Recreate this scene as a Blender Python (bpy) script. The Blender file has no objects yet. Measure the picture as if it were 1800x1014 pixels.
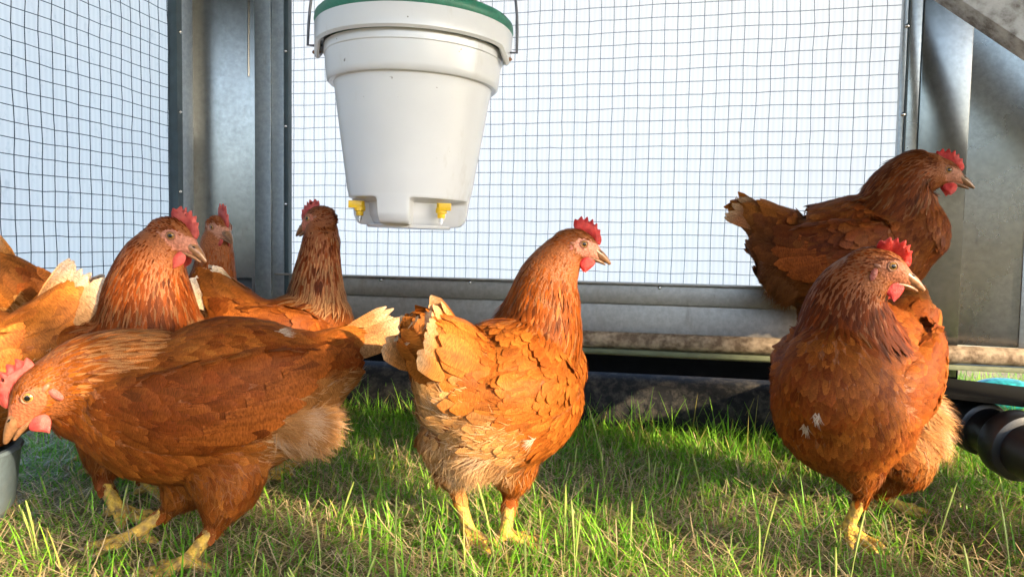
import bpy, bmesh, math, random
import numpy as np
from mathutils import Vector, Matrix
from mathutils.bvhtree import BVHTree

random.seed(5); RNG = np.random.default_rng(5)
sc = bpy.context.scene
COL = sc.collection
R = math.radians

# ------------------------------------------------------------------ camera
FPX = 1300.0
PITCH, ROLL, CAMH = R(3.3), R(0.95), 0.38
F = np.array([0, math.cos(PITCH), -math.sin(PITCH)])
R0 = np.array([1.0, 0, 0]); U0 = np.cross(R0, F)
RT = math.cos(ROLL)*R0 + math.sin(ROLL)*U0
UP = -math.sin(ROLL)*R0 + math.cos(ROLL)*U0
CAM = np.array([0, 0, CAMH])
cam = bpy.data.cameras.new('camera'); cam.lens = 26.0; cam.sensor_width = 36.0
cam.clip_start = 0.02; cam.clip_end = 500
cam.dof.use_dof = True; cam.dof.focus_distance = 0.98; cam.dof.aperture_fstop = 12.0
co = bpy.data.objects.new('camera', cam); COL.objects.link(co)
m = Matrix.Identity(4)
for i in range(3):
    m[i][0] = RT[i]; m[i][1] = UP[i]; m[i][2] = -F[i]; m[i][3] = CAM[i]
co.matrix_world = m
sc.camera = co

# ------------------------------------------------------------------ sky, sun, exposure
SUN_AZ, SUN_EL = R(52), R(18)          # azimuth measured from straight behind the camera towards the right
S = np.array([math.sin(SUN_AZ)*math.cos(SUN_EL), -math.cos(SUN_AZ)*math.cos(SUN_EL), math.sin(SUN_EL)])
w = bpy.data.worlds.new('World'); sc.world = w; w.use_nodes = True
nt = w.node_tree; bg = nt.nodes['Background']
sky = nt.nodes.new('ShaderNodeTexSky'); sky.sky_type = 'NISHITA'; sky.sun_disc = False
sky.sun_elevation = SUN_EL; sky.sun_rotation = math.atan2(S[0], S[1]); sky.air_density = 0.8; sky.dust_density = 1.2
nt.links.new(sky.outputs[0], bg.inputs[0]); bg.inputs[1].default_value = 0.15
sl = bpy.data.lights.new('sun', 'SUN'); sl.energy = 2.5; sl.angle = R(0.9); sl.color = (1.0, 0.78, 0.50)
so = bpy.data.objects.new('sun', sl); COL.objects.link(so)
so.rotation_euler = Vector(tuple(S)).to_track_quat('Z', 'Y').to_euler(); so.location = (3, -3, 3)
sc.view_settings.view_transform = 'Standard'; sc.view_settings.look = 'None'
sc.view_settings.gamma = 1; sc.view_settings.use_curve_mapping = False
sc.view_settings.exposure = 2.75
sc.cycles.max_bounces = 8; sc.cycles.diffuse_bounces = 4; sc.cycles.glossy_bounces = 4
sc.cycles.transmission_bounces = 6; sc.cycles.transparent_max_bounces = 8
sc.cycles.use_denoising = True

# ------------------------------------------------------------------ helpers
def J(px, py, d):
    return CAM + d*(F + (px-900)/FPX*RT + (507-py)/FPX*UP)
def ray(px, py):
    return F + (px-900)/FPX*RT + (507-py)/FPX*UP
def G(px, py, z=0.0):
    r = ray(px, py); return CAM + r*((z-CAMH)/r[2])
def V(a): return Vector((float(a[0]), float(a[1]), float(a[2])))
def nrm(a):
    a = np.asarray(a, float); l = np.linalg.norm(a, axis=-1, keepdims=True)
    return a/np.maximum(l, 1e-9)

def link(o, parent=None):
    COL.objects.link(o)
    if parent is not None: o.parent = parent
    return o
def mesh_obj(name, verts, faces, mat, parent=None, smooth=True, base=None):
    me = bpy.data.meshes.new(name)
    vv = np.asarray(verts, float)
    if base is not None: vv = vv - np.asarray(base)
    me.from_pydata([tuple(v) for v in vv.tolist()], [], [list(map(int, f)) for f in faces])
    me.validate()
    if smooth: me.polygons.foreach_set('use_smooth', [True]*len(me.polygons))
    for mm in (mat if isinstance(mat, (list, tuple)) else [mat]): me.materials.append(mm)
    me.update()
    return link(bpy.data.objects.new(name, me), parent)
def fast_mesh(name, verts, quads, mat, parent=None, cols=None, uvs=None, smooth=True):
    """numpy quads mesh; cols, uvs per vertex"""
    me = bpy.data.meshes.new(name)
    n, q = len(verts), len(quads)
    me.vertices.add(n); me.vertices.foreach_set('co', np.asarray(verts, np.float32).ravel())
    me.loops.add(q*4); me.loops.foreach_set('vertex_index', np.asarray(quads, np.int32).ravel())
    me.polygons.add(q); me.polygons.foreach_set('loop_start', np.arange(0, q*4, 4, dtype=np.int32))
    try: me.polygons.foreach_set('loop_total', np.full(q, 4, np.int32))
    except Exception: pass
    me.polygons.foreach_set('use_smooth', np.full(q, smooth))
    me.update(calc_edges=True)
    if cols is not None:
        a = me.color_attributes.new('Col', 'FLOAT_COLOR', 'POINT')
        c4 = np.ones((n, 4), np.float32); c4[:, :3] = cols
        a.data.foreach_set('color', c4.ravel())
    if uvs is not None:
        u = me.uv_layers.new(name='UVMap')
        u.data.foreach_set('uv', np.asarray(uvs, np.float32)[np.asarray(quads).ravel()].ravel())
    me.materials.append(mat)
    return link(bpy.data.objects.new(name, me), parent)
def empty(name, loc, label=None, cat=None, group=None):
    o = bpy.data.objects.new(name, None); o.location = V(loc); COL.objects.link(o); o.empty_display_size = .05
    tag(o, label, cat, group); return o
def tag(o, label=None, cat=None, group=None, kind=None):
    if label: o['label'] = label
    if cat: o['category'] = cat
    if group: o['group'] = group
    if kind: o['kind'] = kind
    return o

class MB:
    def __init__(s): s.v = []; s.f = []; s.flat = []
    def add(s, v, f):
        o = len(s.v); s.v += [tuple(map(float, x)) for x in v]; s.f += [[i+o for i in ff] for ff in f]
    def box(s, c, ex, ey, ez, bev=0.0):
        """c centre; ex,ey,ez half-extent vectors"""
        c, ex, ey, ez = map(lambda t: np.asarray(t, float), (c, ex, ey, ez))
        bm = bmesh.new(); bmesh.ops.create_cube(bm, size=2.0)
        L = [np.linalg.norm(e) for e in (ex, ey, ez)]
        for v in bm.verts: v.co = Vector((v.co.x*L[0], v.co.y*L[1], v.co.z*L[2]))
        if bev: bmesh.ops.bevel(bm, geom=bm.edges[:], offset=min(bev, min(L)*.6), segments=2, affect='EDGES', profile=.6)
        E = [e/max(l, 1e-9) for e, l in zip((ex, ey, ez), L)]
        if np.dot(np.cross(E[0], E[1]), E[2]) < 0: bmesh.ops.reverse_faces(bm, faces=bm.faces[:])
        bm.verts.index_update()
        k0 = len(s.f); s.add([c+E[0]*v.co.x+E[1]*v.co.y+E[2]*v.co.z for v in bm.verts], [[v.index for v in f.verts] for f in bm.faces]); s.flat += range(k0, len(s.f))
        bm.free()
    def tube(s, pts, r, n=10, cap=True):
        pts = np.asarray(pts, float); k = len(pts)
        rr = np.full(k, r) if np.isscalar(r) else np.asarray(r, float)
        T = np.gradient(pts, axis=0); T = nrm(T)
        a = np.array([0, 0, 1.0]) if abs(T[0][2]) < .9 else np.array([1.0, 0, 0])
        N = nrm(np.cross(T[0], a)); vs = []
        for i in range(k):
            N = nrm(N - T[i]*np.dot(N, T[i])); B = np.cross(T[i], N)
            for j in range(n):
                t = 2*math.pi*j/n
                vs.append(pts[i]+rr[i]*(math.cos(t)*N+math.sin(t)*B))
        fs = [[i*n+j, i*n+(j+1) % n, (i+1)*n+(j+1) % n, (i+1)*n+j] for i in range(k-1) for j in range(n)]
        if cap: fs += [list(range(n))[::-1], [(k-1)*n+j for j in range(n)]]
        s.add(vs, fs)
    def lathe(s, prof, c, axis=(0, 0, 1), n=64, rf=None, cap=True):
        axis = nrm(np.asarray(axis, float)); a = np.array([1.0, 0, 0]) if abs(axis[0]) < .9 else np.array([0, 1.0, 0])
        X = nrm(a-axis*np.dot(a, axis)); Y = np.cross(axis, X); c = np.asarray(c, float); vs = []
        for (z, r) in prof:
            for j in range(n):
                t = 2*math.pi*j/n
                q = rf(t, z, r) if rf else r
                vs.append(c+axis*z+q*(math.cos(t)*X+math.sin(t)*Y))
        k = len(prof)
        fs = [[i*n+j, i*n+(j+1) % n, (i+1)*n+(j+1) % n, (i+1)*n+j] for i in range(k-1) for j in range(n)]
        if cap: fs += [list(range(n))[::-1], [(k-1)*n+j for j in range(n)]]
        s.add(vs, fs)
    def ball(s, c, ex, ey, ez, nu=20, nv=12):
        c, ex, ey, ez = map(lambda t: np.asarray(t, float), (c, ex, ey, ez)); vs = []
        for i in range(1, nv):
            p = math.pi*i/nv
            for j in range(nu):
                t = 2*math.pi*j/nu
                vs.append(c+ez*math.cos(p)+math.sin(p)*(ex*math.cos(t)+ey*math.sin(t)))
        top = len(vs); vs += [c+ez, c-ez]
        fs = [[i*nu+j, (i+1)*nu+j, (i+1)*nu+(j+1) % nu, i*nu+(j+1) % nu] for i in range(nv-2) for j in range(nu)]
        fs += [[top, j, (j+1) % nu] for j in range(nu)] + [[top+1, (nv-2)*nu+(j+1) % nu, (nv-2)*nu+j] for j in range(nu)]
        s.add(vs, fs)
    def build(s, name, mat, parent=None, smooth=True, base=None):
        o = mesh_obj(name, s.v, s.f, mat, parent, smooth, base)
        if smooth:
            if len(o.data.polygons) == len(s.f):
                for k in s.flat: o.data.polygons[k].use_smooth = False
            try: o.data.set_sharp_from_angle(angle=R(38))
            except Exception: pass
        return o

# ------------------------------------------------------------------ materials
class NT:
    def __init__(s, name):
        s.m = bpy.data.materials.new(name); s.m.use_nodes = True
        s.t = s.m.node_tree; s.b = s.t.nodes['Principled BSDF']; s.out = s.t.nodes['Material Output']
    def n(s, typ, **kw):
        x = s.t.nodes.new(typ)
        for k, v in kw.items():
            if k.startswith('i_'):
                kk = k[2:]; x.inputs[int(kk) if kk.isdigit() else kk.replace('_', ' ')].default_value = v
            else: setattr(x, k, v)
        return x
    def l(s, a, b): s.t.links.new(a, b)
    def ramp(s, fac, stops):
        x = s.n('ShaderNodeValToRGB'); e = x.color_ramp.elements
        while len(e) > 1: e.remove(e[-1])
        e[0].position = stops[0][0]; e[0].color = (*stops[0][1], 1)
        for p, c in stops[1:]:
            q = e.new(p); q.color = (*c, 1)
        s.l(fac, x.inputs[0]); return x.outputs[0]
    def noise(s, scale, detail=4, rough=.6, coord='Object', stretch=None, dist=0):
        tc = s.n('ShaderNodeTexCoord'); src = tc.outputs[coord]
        if stretch:
            mp = s.n('ShaderNodeMapping'); mp.inputs['Scale'].default_value = stretch; s.l(src, mp.inputs[0]); src = mp.outputs[0]
        x = s.n('ShaderNodeTexNoise'); x.inputs['Scale'].default_value = scale; x.inputs['Detail'].default_value = detail
        x.inputs['Roughness'].default_value = rough; x.inputs['Distortion'].default_value = dist
        s.l(src, x.inputs['Vector']); return x.outputs['Fac']
    def bump(s, h, strength=.3, dist=.002):
        x = s.n('ShaderNodeBump'); x.inputs['Strength'].default_value = strength; x.inputs['Distance'].default_value = dist
        s.l(h, x.inputs['Height']); s.l(x.outputs[0], s.b.inputs['Normal']); return x
    def set(s, **kw):
        for k, v in kw.items(): s.b.inputs[k.replace('_', ' ')].default_value = v
    def mixc(s, fac, a, b, blend='MIX'):
        x = s.n('ShaderNodeMix', data_type='RGBA', blend_type=blend)
        if isinstance(fac, (int, float)): x.inputs[0].default_value = fac
        else: s.l(fac, x.inputs[0])
        for i, c in ((6, a), (7, b)):
            if isinstance(c, tuple): x.inputs[i].default_value = (*c, 1)
            else: s.l(c, x.inputs[i])
        return x.outputs[2]

def mat_plain(name, col, rough=.5, metal=0, nz=None, var=.15, bump=0, scale=40, spec=.5, trans=0):
    t = NT(name); t.set(Roughness=rough, Metallic=metal); t.b.inputs['Specular IOR Level'].default_value = spec
    f = t.noise(scale)
    c2 = tuple(max(0, c*(1-var*2)) for c in col); c1 = tuple(min(1, c*(1+var)) for c in col)
    t.l(t.ramp(f, [(.3, c2), (.7, c1)]), t.b.inputs['Base Color'])
    if bump: t.bump(f, bump, .002)
    return t.m

def mat_feather(name):
    t = NT(name)
    at = t.n('ShaderNodeAttribute', attribute_name='Col')
    uv = t.n('ShaderNodeTexCoord')
    mp = t.n('ShaderNodeMapping'); mp.inputs['Scale'].default_value = (2.2, 26, 1); mp.inputs['Rotation'].default_value = (0, 0, .35)
    t.l(uv.outputs['UV'], mp.inputs[0])
    nz = t.n('ShaderNodeTexNoise'); nz.inputs['Scale'].default_value = 1.6; nz.inputs['Detail'].default_value = 2
    t.l(mp.outputs[0], nz.inputs['Vector'])
    v = t.ramp(nz.outputs['Fac'], [(.3, (.60, .56, .52)), (.7, (1.34, 1.34, 1.32))])
    c = t.mixc(1.0, at.outputs['Color'], v, 'MULTIPLY')
    # fine natural mottling over the bird
    n2 = t.noise(55, 3)
    c = t.mixc(1.0, c, t.ramp(n2, [(.3, (.82, .80, .78)), (.7, (1.12, 1.12, 1.12))]), 'MULTIPLY')
    t.l(c, t.b.inputs['Base Color'])
    t.set(Roughness=.55); t.b.inputs['Specular IOR Level'].default_value = .12
    t.b.inputs['Sheen Weight'].default_value = .0; t.b.inputs['Sheen Roughness'].default_value = .4
    t.b.inputs['Sheen Tint'].default_value = (1, .8, .55, 1)
    t.bump(nz.outputs['Fac'], .35, .0006)
    tr = t.n('ShaderNodeBsdfTranslucent'); t.l(c, tr.inputs[0])
    mx = t.n('ShaderNodeMixShader'); mx.inputs[0].default_value = .27
    t.l(t.b.outputs[0], mx.inputs[1]); t.l(tr.outputs[0], mx.inputs[2]); t.l(mx.outputs[0], t.out.inputs[0])
    return t.m
def mat_skin(name, c1, c2, sss=.25, scale=220, rough=.45, bump=.5):
    t = NT(name); f = t.noise(scale, 3)
    t.l(t.ramp(f, [(.35, c1), (.65, c2)]), t.b.inputs['Base Color'])
    t.set(Roughness=rough); t.b.inputs['Subsurface Weight'].default_value = sss
    t.b.inputs['Subsurface Radius'].default_value = (.006, .002, .001); t.b.inputs['Subsurface Scale'].default_value = 1.0
    vo = t.n('ShaderNodeTexVoronoi'); vo.inputs['Scale'].default_value = 900
    tc = t.n('ShaderNodeTexCoord'); t.l(tc.outputs['Object'], vo.inputs['Vector'])
    t.bump(vo.outputs['Distance'], bump, .0012)
    tr = t.n('ShaderNodeBsdfTranslucent'); tr.inputs[0].default_value = (*c2, 1)
    mx = t.n('ShaderNodeMixShader'); mx.inputs[0].default_value = .3
    t.l(t.b.outputs[0], mx.inputs[1]); t.l(tr.outputs[0], mx.inputs[2]); t.l(mx.outputs[0], t.out.inputs[0])
    return t.m
def mat_body(name):
    t = NT(name); at = t.n('ShaderNodeAttribute', attribute_name='Col')
    f = t.noise(300, 3)
    c = t.mixc(1.0, at.outputs['Color'], t.ramp(f, [(.3, (.72, .7, .66)), (.7, (1.15, 1.12, 1.1))]), 'MULTIPLY')
    t.l(c, t.b.inputs['Base Color']); t.set(Roughness=.55); t.b.inputs['Specular IOR Level'].default_value = .2
    vo = t.n('ShaderNodeTexVoronoi'); vo.inputs['Scale'].default_value = 330
    tc = t.n('ShaderNodeTexCoord'); t.l(tc.outputs['Object'], vo.inputs['Vector'])
    t.bump(vo.outputs['Distance'], .6, .0015)
    return t.m
def mat_metal(name, base=(.34, .34, .325), rough=.13, dirt=.35):
    t = NT(name)
    f1 = t.noise(7, 5, .65); f2 = t.noise(90, 3, .7); f3 = t.noise(26, 6, .7, stretch=(1, 1, .25))
    c = t.ramp(f2, [(.3, tuple(x*.82 for x in base)), (.7, tuple(min(1, x*1.1) for x in base))])
    d = t.ramp(f3, [(.60, (0, 0, 0)), (.72, (dirt,)*3)])
    c = t.mixc(d, c, (.16, .13, .10))
    t.l(c, t.b.inputs['Base Color'])
    mt = t.n('ShaderNodeMath', operation='SUBTRACT'); mt.inputs[0].default_value = .96; t.l(d, mt.inputs[1]); t.l(mt.outputs[0], t.b.inputs['Metallic'])
    r = t.n('ShaderNodeMapRange'); t.l(f1, r.inputs[0]); r.inputs[3].default_value = rough-.06; r.inputs[4].default_value = rough+.14
    t.l(r.outputs[0], t.b.inputs['Roughness'])
    t.bump(f1, .03, .003)
    return t.m
def mat_sheet(name, tint, specks=.0):
    t = NT(name)
    tc = t.n('ShaderNodeTexCoord')
    wv = t.n('ShaderNodeTexWave', bands_direction='X'); wv.inputs['Scale'].default_value = 30; wv.inputs['Distortion'].default_value = .3
    wv.inputs['Detail'].default_value = 2
    t.l(tc.outputs['Object'], wv.inputs['Vector'])
    f = t.noise(3.0, 4); f2 = t.noise(55, 6, .75, stretch=(1, 1, .5))
    c = t.mixc(wv.outputs['Fac'], tuple(x*.93 for x in tint), tint)
    c = t.mixc(1.0, c, t.ramp(f, [(.3, (.93, .93, .94)), (.7, (1, 1, 1))]), 'MULTIPLY')
    if specks: c = t.mixc(t.ramp(f2, [(.56, (0, 0, 0)), (.68, (specks,)*3)]), c, (.40, .38, .36))
    t.l(c, t.b.inputs['Base Color']); t.set(Roughness=.25); t.b.inputs['Specular IOR Level'].default_value = .3
    tr = t.n('ShaderNodeBsdfTranslucent'); t.l(c, tr.inputs[0])
    mx = t.n('ShaderNodeMixShader'); mx.inputs[0].default_value = .93
    t.l(t.b.outputs[0], mx.inputs[1]); t.l(tr.outputs[0], mx.inputs[2]); t.l(mx.outputs[0], t.out.inputs[0])
    return t.m
def mat_grass(name):
    t = NT(name); at = t.n('ShaderNodeAttribute', attribute_name='Col')
    t.l(at.outputs['Color'], t.b.inputs['Base Color']); t.set(Roughness=.5); t.b.inputs['Specular IOR Level'].default_value = .3
    tr = t.n('ShaderNodeBsdfTranslucent'); t.l(at.outputs['Color'], tr.inputs[0])
    mx = t.n('ShaderNodeMixShader'); mx.inputs[0].default_value = .38
    t.l(t.b.outputs[0], mx.inputs[1]); t.l(tr.outputs[0], mx.inputs[2]); t.l(mx.outputs[0], t.out.inputs[0])
    return t.m
def mat_dirty(name, base, dirtc, lo=.45, hi=.6, scale=14, rough=.6, bump=.4, spec=.4, va=.2):
    t = NT(name); f = t.noise(scale, 8, .75); g = t.noise(scale*8, 4, .7)
    c = t.ramp(g, [(.3, tuple(x*(1-va) for x in base)), (.7, tuple(min(1, x*(1+va*.6)) for x in base))])
    c = t.mixc(t.ramp(f, [(lo, (0, 0, 0)), (hi, (.9,)*3)]), c, dirtc)
    t.l(c, t.b.inputs['Base Color']); t.set(Roughness=rough); t.b.inputs['Specular IOR Level'].default_value = spec
    t.bump(g, bump, .002); return t.m

def mat_bucket():
    t = NT('white_plastic'); f = t.noise(5, 4); g = t.noise(70, 2, .5); h = t.noise(16, 5, .7, stretch=(1, 1, .35))
    c = t.ramp(f, [(.3, (.56, .575, .59)), (.7, (.62, .635, .65))])
    c = t.mixc(t.ramp(g, [(.735, (0, 0, 0)), (.76, (.75,)*3)]), c, (.09, .08, .06))
    c = t.mixc(t.ramp(h, [(.62, (0, 0, 0)), (.74, (.30,)*3)]), c, (.36, .33, .27))
    t.l(c, t.b.inputs['Base Color']); t.set(Roughness=.24); t.bump(h, .03, .001); return t.m
M = dict(
    feather=mat_feather('feather'), body=mat_body('hen_skin'),
    comb=mat_skin('comb_red', (.42, .018, .018), (.80, .07, .05), scale=110),
    combpink=mat_skin('comb_pink', (.40, .045, .04), (.66, .13, .10), scale=110),
    lobe=mat_skin('ear_lobe', (.30, .07, .05), (.42, .13, .10), scale=120),
    beak=mat_plain('beak_horn', (.21, .10, .045), .35, var=.25, scale=180),
    claw=mat_plain('claw_horn', (.30, .22, .14), .4),
    iris=mat_plain('iris', (.34, .17, .045), .12, var=.3, scale=600), pupil=mat_plain('pupil', (.004, .004, .004), .04),
    lid=mat_plain('eyelid', (.26, .10, .05), .5),
    metal=mat_metal('galvanised_steel', rough=.24), metal_dull=mat_metal('dull_steel', (.20, .20, .19), .17), metal2=mat_metal('galvanised_frame', (.34, .37, .39), .36, .4),
    metal3=mat_metal('dirty_steel', (.34, .31, .27), .46, .6),
    wire=mat_plain('mesh_wire', (.03, .032, .04), .45, .6), wire_grey=mat_plain('mesh_wire_grey', (.12, .12, .13), .5, .4),
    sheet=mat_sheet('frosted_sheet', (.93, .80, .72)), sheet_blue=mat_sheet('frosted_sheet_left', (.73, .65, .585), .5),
    edge=mat_plain('dark_trim', (.03, .05, .06), .4),
    white=mat_bucket(),
    green=mat_dirty('green_plastic', (.02, .16, .10), (.12, .11, .08), .60, .72, 20, .45, .1),
    yellow=mat_plain('yellow_plastic', (.85, .52, .01), .35), steel=mat_plain('pin_steel', (.6, .6, .6), .25, 1.0),
    pipe=mat_dirty('muddy_pipe', (.42, .32, .22), (.10, .065, .04), .40, .58, 42, .75, .9, .2, .35),
    skid=mat_dirty('black_skid', (.012, .013, .015), (.065, .058, .05), .46, .62, 40, .75, .35, .2),
    black=mat_plain('black_plastic', (.012, .012, .013), .42, spec=.6),
    grimy=mat_dirty('grimy_board', (.50, .49, .47), (.10, .08, .06), .45, .62, 22, .65, .5),
    strip=mat_plain('greenish_strip', (.12, .135, .075), .6), gap=mat_plain('gap_black', (.006, .006, .006), .95, spec=.05),
    bowl=mat_dirty('bowl_plastic', (.10, .135, .16), (.12, .12, .11), .5, .7, 15, .4, .1),
    roof=mat_plain('roof_sheet', (.035, .04, .038), .8), grass=mat_grass('grass_blade'),
    teal=mat_plain('teal_print', (.02, .30, .33), .4, var=.45, scale=60),
)
def mat_ground():
    t = NT('soil'); f = t.noise(2.2, 6, .65); g = t.noise(60, 6, .7)
    c = t.ramp(g, [(.3, (.075, .052, .027)), (.55, (.19, .14, .07)), (.75, (.33, .25, .14))])
    c = t.mixc(t.ramp(f, [(.45, (0, 0, 0)), (.6, (.6,)*3)]), c, (.09, .14, .03))
    tc = t.n('ShaderNodeTexCoord'); ln = t.n('ShaderNodeVectorMath', operation='LENGTH'); t.l(tc.outputs['Object'], ln.inputs[0])
    mr = t.n('ShaderNodeMapRange'); t.l(ln.outputs['Value'], mr.inputs[0]); mr.inputs[1].default_value = 2.6; mr.inputs[2].default_value = 3.6
    c = t.mixc(mr.outputs[0], c, (.42, .36, .22))     # unseen outer ground, made pale to bounce warm light onto the sheets
    t.l(c, t.b.inputs['Base Color']); t.set(Roughness=.95); t.bump(g, .8, .01); return t.m

# ------------------------------------------------------------------ ground
def build_ground():
    xs = np.concatenate([np.linspace(-60, -2.2, 12), np.linspace(-2, 2, 81), np.linspace(2.2, 60, 12)])
    ys = np.concatenate([np.linspace(-60, -.5, 12), np.linspace(-.2, 2.4, 60), np.linspace(2.7, 60, 12)])
    X, Y = np.meshgrid(xs, ys); 
    Z = .004*np.sin(X*7+1)*np.sin(Y*9)+.003*np.sin(X*19+Y*13)-.006
    v = np.stack([X.ravel(), Y.ravel(), Z.ravel()], 1); nx = len(xs); ny = len(ys)
    i, j = np.meshgrid(np.arange(nx-1), np.arange(ny-1)); a = (j*nx+i).ravel()
    q = np.stack([a, a+1, a+1+nx, a+nx], 1)
    o = fast_mesh('ground', v, q, mat_ground()); tag(o, 'trampled soil ground under the grass', 'ground', kind='structure')
build_ground()

def patch(x, y):
    return (np.sin(x*5.1+1.3)*np.cos(y*6.3+.4)+.6*np.sin(x*11.7+y*8.1)+.4*np.sin(x*23-y*17+2))/2.0

def strips(n, roots, dirs, L, W, bend, lean, cols, K=5, tipw=.1, droop=None):
    """blades: n x K x 2 grid"""
    t = np.linspace(0, 1, K)[None, :, None]
    side = nrm(np.cross(dirs, [0, 0, 1.0]))[:, None, :]
    Lc = L[:, None, None]
    up = np.array([0, 0, 1.0])[None, None, :]
    d = dirs[:, None, :]
    ang = lean[:, None, None]+bend[:, None, None]*t
    # integrate
    step = np.concatenate([np.zeros((n, 1, 1)), np.repeat(Lc/(K-1), K-1, 1)], 1)
    seg = (np.sin(ang)*d+np.cos(ang)*up)*step
    P = roots[:, None, :]+np.cumsum(seg, 1)
    wprof = np.clip(1-(t**2.2)*(1-tipw), tipw, 1)*np.clip(.55+t*2, 0, 1)
    hw = W[:, None, None]*.5*wprof
    A = P-side*hw; B = P+side*hw
    v = np.stack([A, B], 2).reshape(-1, 3)
    b = (np.arange(n)*K*2)[:, None]+(np.arange(K-1)*2)[None, :]
    b = b.ravel(); q = np.stack([b, b+1, b+3, b+2], 1)
    c = cols[:, None, None, :]*np.ones((1, K, 2, 1))
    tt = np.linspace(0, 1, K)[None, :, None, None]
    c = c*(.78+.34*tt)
    return v, q, c.reshape(-1, 3)
def build_grass():
    n = 150000
    x = RNG.uniform(-1.7, 1.5, n); y = .50+1.45*RNG.uniform(0, 1, n)**.85
    pk = patch(x, y)
    wallline = 1.57-.227*x
    dense = .33+.62*np.clip((pk+.05)*1.5, 0, 1)+.8*np.clip((y-wallline+.33)/.25, 0, 1)+.10*np.clip((.80-y)/.1, 0, 1)
    keep = (RNG.uniform(0, 1, n) < dense)
    x, y = x[keep], y[keep]; n = len(x)
    # clumps
    cx = np.round(x*26+.5*np.sin(y*31))/26+RNG.normal(0, .006, n); cy = np.round(y*26+.5*np.sin(x*29))/26+RNG.normal(0, .006, n)
    mixk = RNG.uniform(0, 1, n) < .5
    x = np.where(mixk, cx, x); y = np.where(mixk, cy, y)
    a = RNG.uniform(0, 2*np.pi, n); d = np.stack([np.cos(a), np.sin(a), 0*a], 1)
    nearwall = np.clip((y-(1.57-.227*x)+.30)/.25, 0, 1)
    L = RNG.gamma(4, .0075, n)*(1+.9*nearwall)+.010; L = np.clip(L, .012, .12)
    W = RNG.uniform(.0011, .0030, n)
    lean = np.abs(RNG.normal(0, .46, n)); bend = RNG.uniform(.1, 1.5, n)
    g = RNG.uniform(0, 1, (n, 1))
    base = (1-g)*np.array([.070, .23, .016])+g*np.array([.24, .48, .035])
    yl = (RNG.uniform(0, 1, (n, 1)) < .12)
    base = np.where(yl, np.array([.34, .31, .08]), base)
    base = base*RNG.uniform(.85, 1.45, (n, 1))
    z = np.full(n, -.006)
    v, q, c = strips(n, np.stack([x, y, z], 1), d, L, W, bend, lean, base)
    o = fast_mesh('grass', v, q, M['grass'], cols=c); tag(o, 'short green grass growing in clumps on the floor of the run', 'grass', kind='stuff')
    # straw
    n = 80000
    x = RNG.uniform(-1.7, 1.5, n); y = RNG.uniform(.45, 1.95, n)
    a = RNG.uniform(0, 2*np.pi, n); d = np.stack([np.cos(a), np.sin(a), 0*a], 1)
    L = RNG.uniform(.012, .06, n); W = RNG.uniform(.0007, .0019, n)
    lean = RNG.uniform(1.15, 1.6, n); bend = RNG.uniform(-.5, .45, n)
    g = RNG.uniform(0, 1, (n, 1))
    base = ((1-g)*np.array([.42, .31, .16])+g*np.array([.74, .60, .36]))*RNG.uniform(.5, 1.15, (n, 1))
    z = RNG.uniform(-.004, .022, n)
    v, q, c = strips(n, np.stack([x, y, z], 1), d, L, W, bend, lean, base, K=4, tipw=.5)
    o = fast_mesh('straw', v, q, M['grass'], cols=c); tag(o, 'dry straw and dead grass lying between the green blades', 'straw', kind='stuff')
    # seed stalks
    mb = MB(); 
    n = 46
    for i in range(n):
        px = random.uniform(560, 1800) if i < 40 else random.uniform(0, 560); py = random.uniform(800, 1120)
        p = G(px, py); a = random.uniform(0, 6.28); l = random.uniform(.06, .12); k = random.uniform(.05, .3)
        if random.random() < .5: l *= .8
        pts = [p+np.array([math.cos(a)*k*l*(t**1.6), math.sin(a)*k*l*(t**1.6), l*t]) for t in np.linspace(0, 1, 7)]
        mb.tube(pts, [.0006]*4+[.0012, .0014, .0005], 5)
    sd = mat_plain('seed_stalk', (.26, .32, .07), .6)
    o = mb.build('seed_stalks', sd); tag(o, 'thin pale seed stalks standing above the grass', 'grass stalks', kind='stuff')
build_grass()

# ------------------------------------------------------------------ coop walls
class Wall:
    def __init__(s, p0, p1):       # p0 left end, p1 right end as seen from inside; 2D
        s.o = np.array([p0[0], p0[1], 0.0]); e = np.array([p1[0]-p0[0], p1[1]-p0[1], 0.0]); s.e = nrm(e)
        s.n = np.array([s.e[1], -s.e[0], 0.0])          # towards the inside (towards camera)
        if np.dot(s.n, CAM-s.o) < 0: s.n = -s.n
    def sz(s, px, py, off=0.0):
        r = ray(px, py); o = s.o+s.n*off
        t = np.dot(o-CAM, s.n)/np.dot(r, s.n); p = CAM+r*t
        return float(np.dot(p-s.o, s.e)), float(p[2])
    def p(s, a, z, off=0.0): return s.o+s.e*a+s.n*off+np.array([0, 0, z])
    def slab(s, mb, a0, a1, z0, z1, off, th, bev=0.0):
        mb.box(s.p((a0+a1)/2, (z0+z1)/2, off), s.e*(a1-a0)/2, s.n*th/2, np.array([0, 0, (z1-z0)/2]), bev)
pA = J(1000, 434, 1.543); pB = J(1550, 434, 1.41)
BW = Wall(pA[:2], pB[:2])
pC = J(0, 434, 1.150); pD = J(292, 434, 1.514)
LW = Wall(pC[:2], pD[:2])

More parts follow.
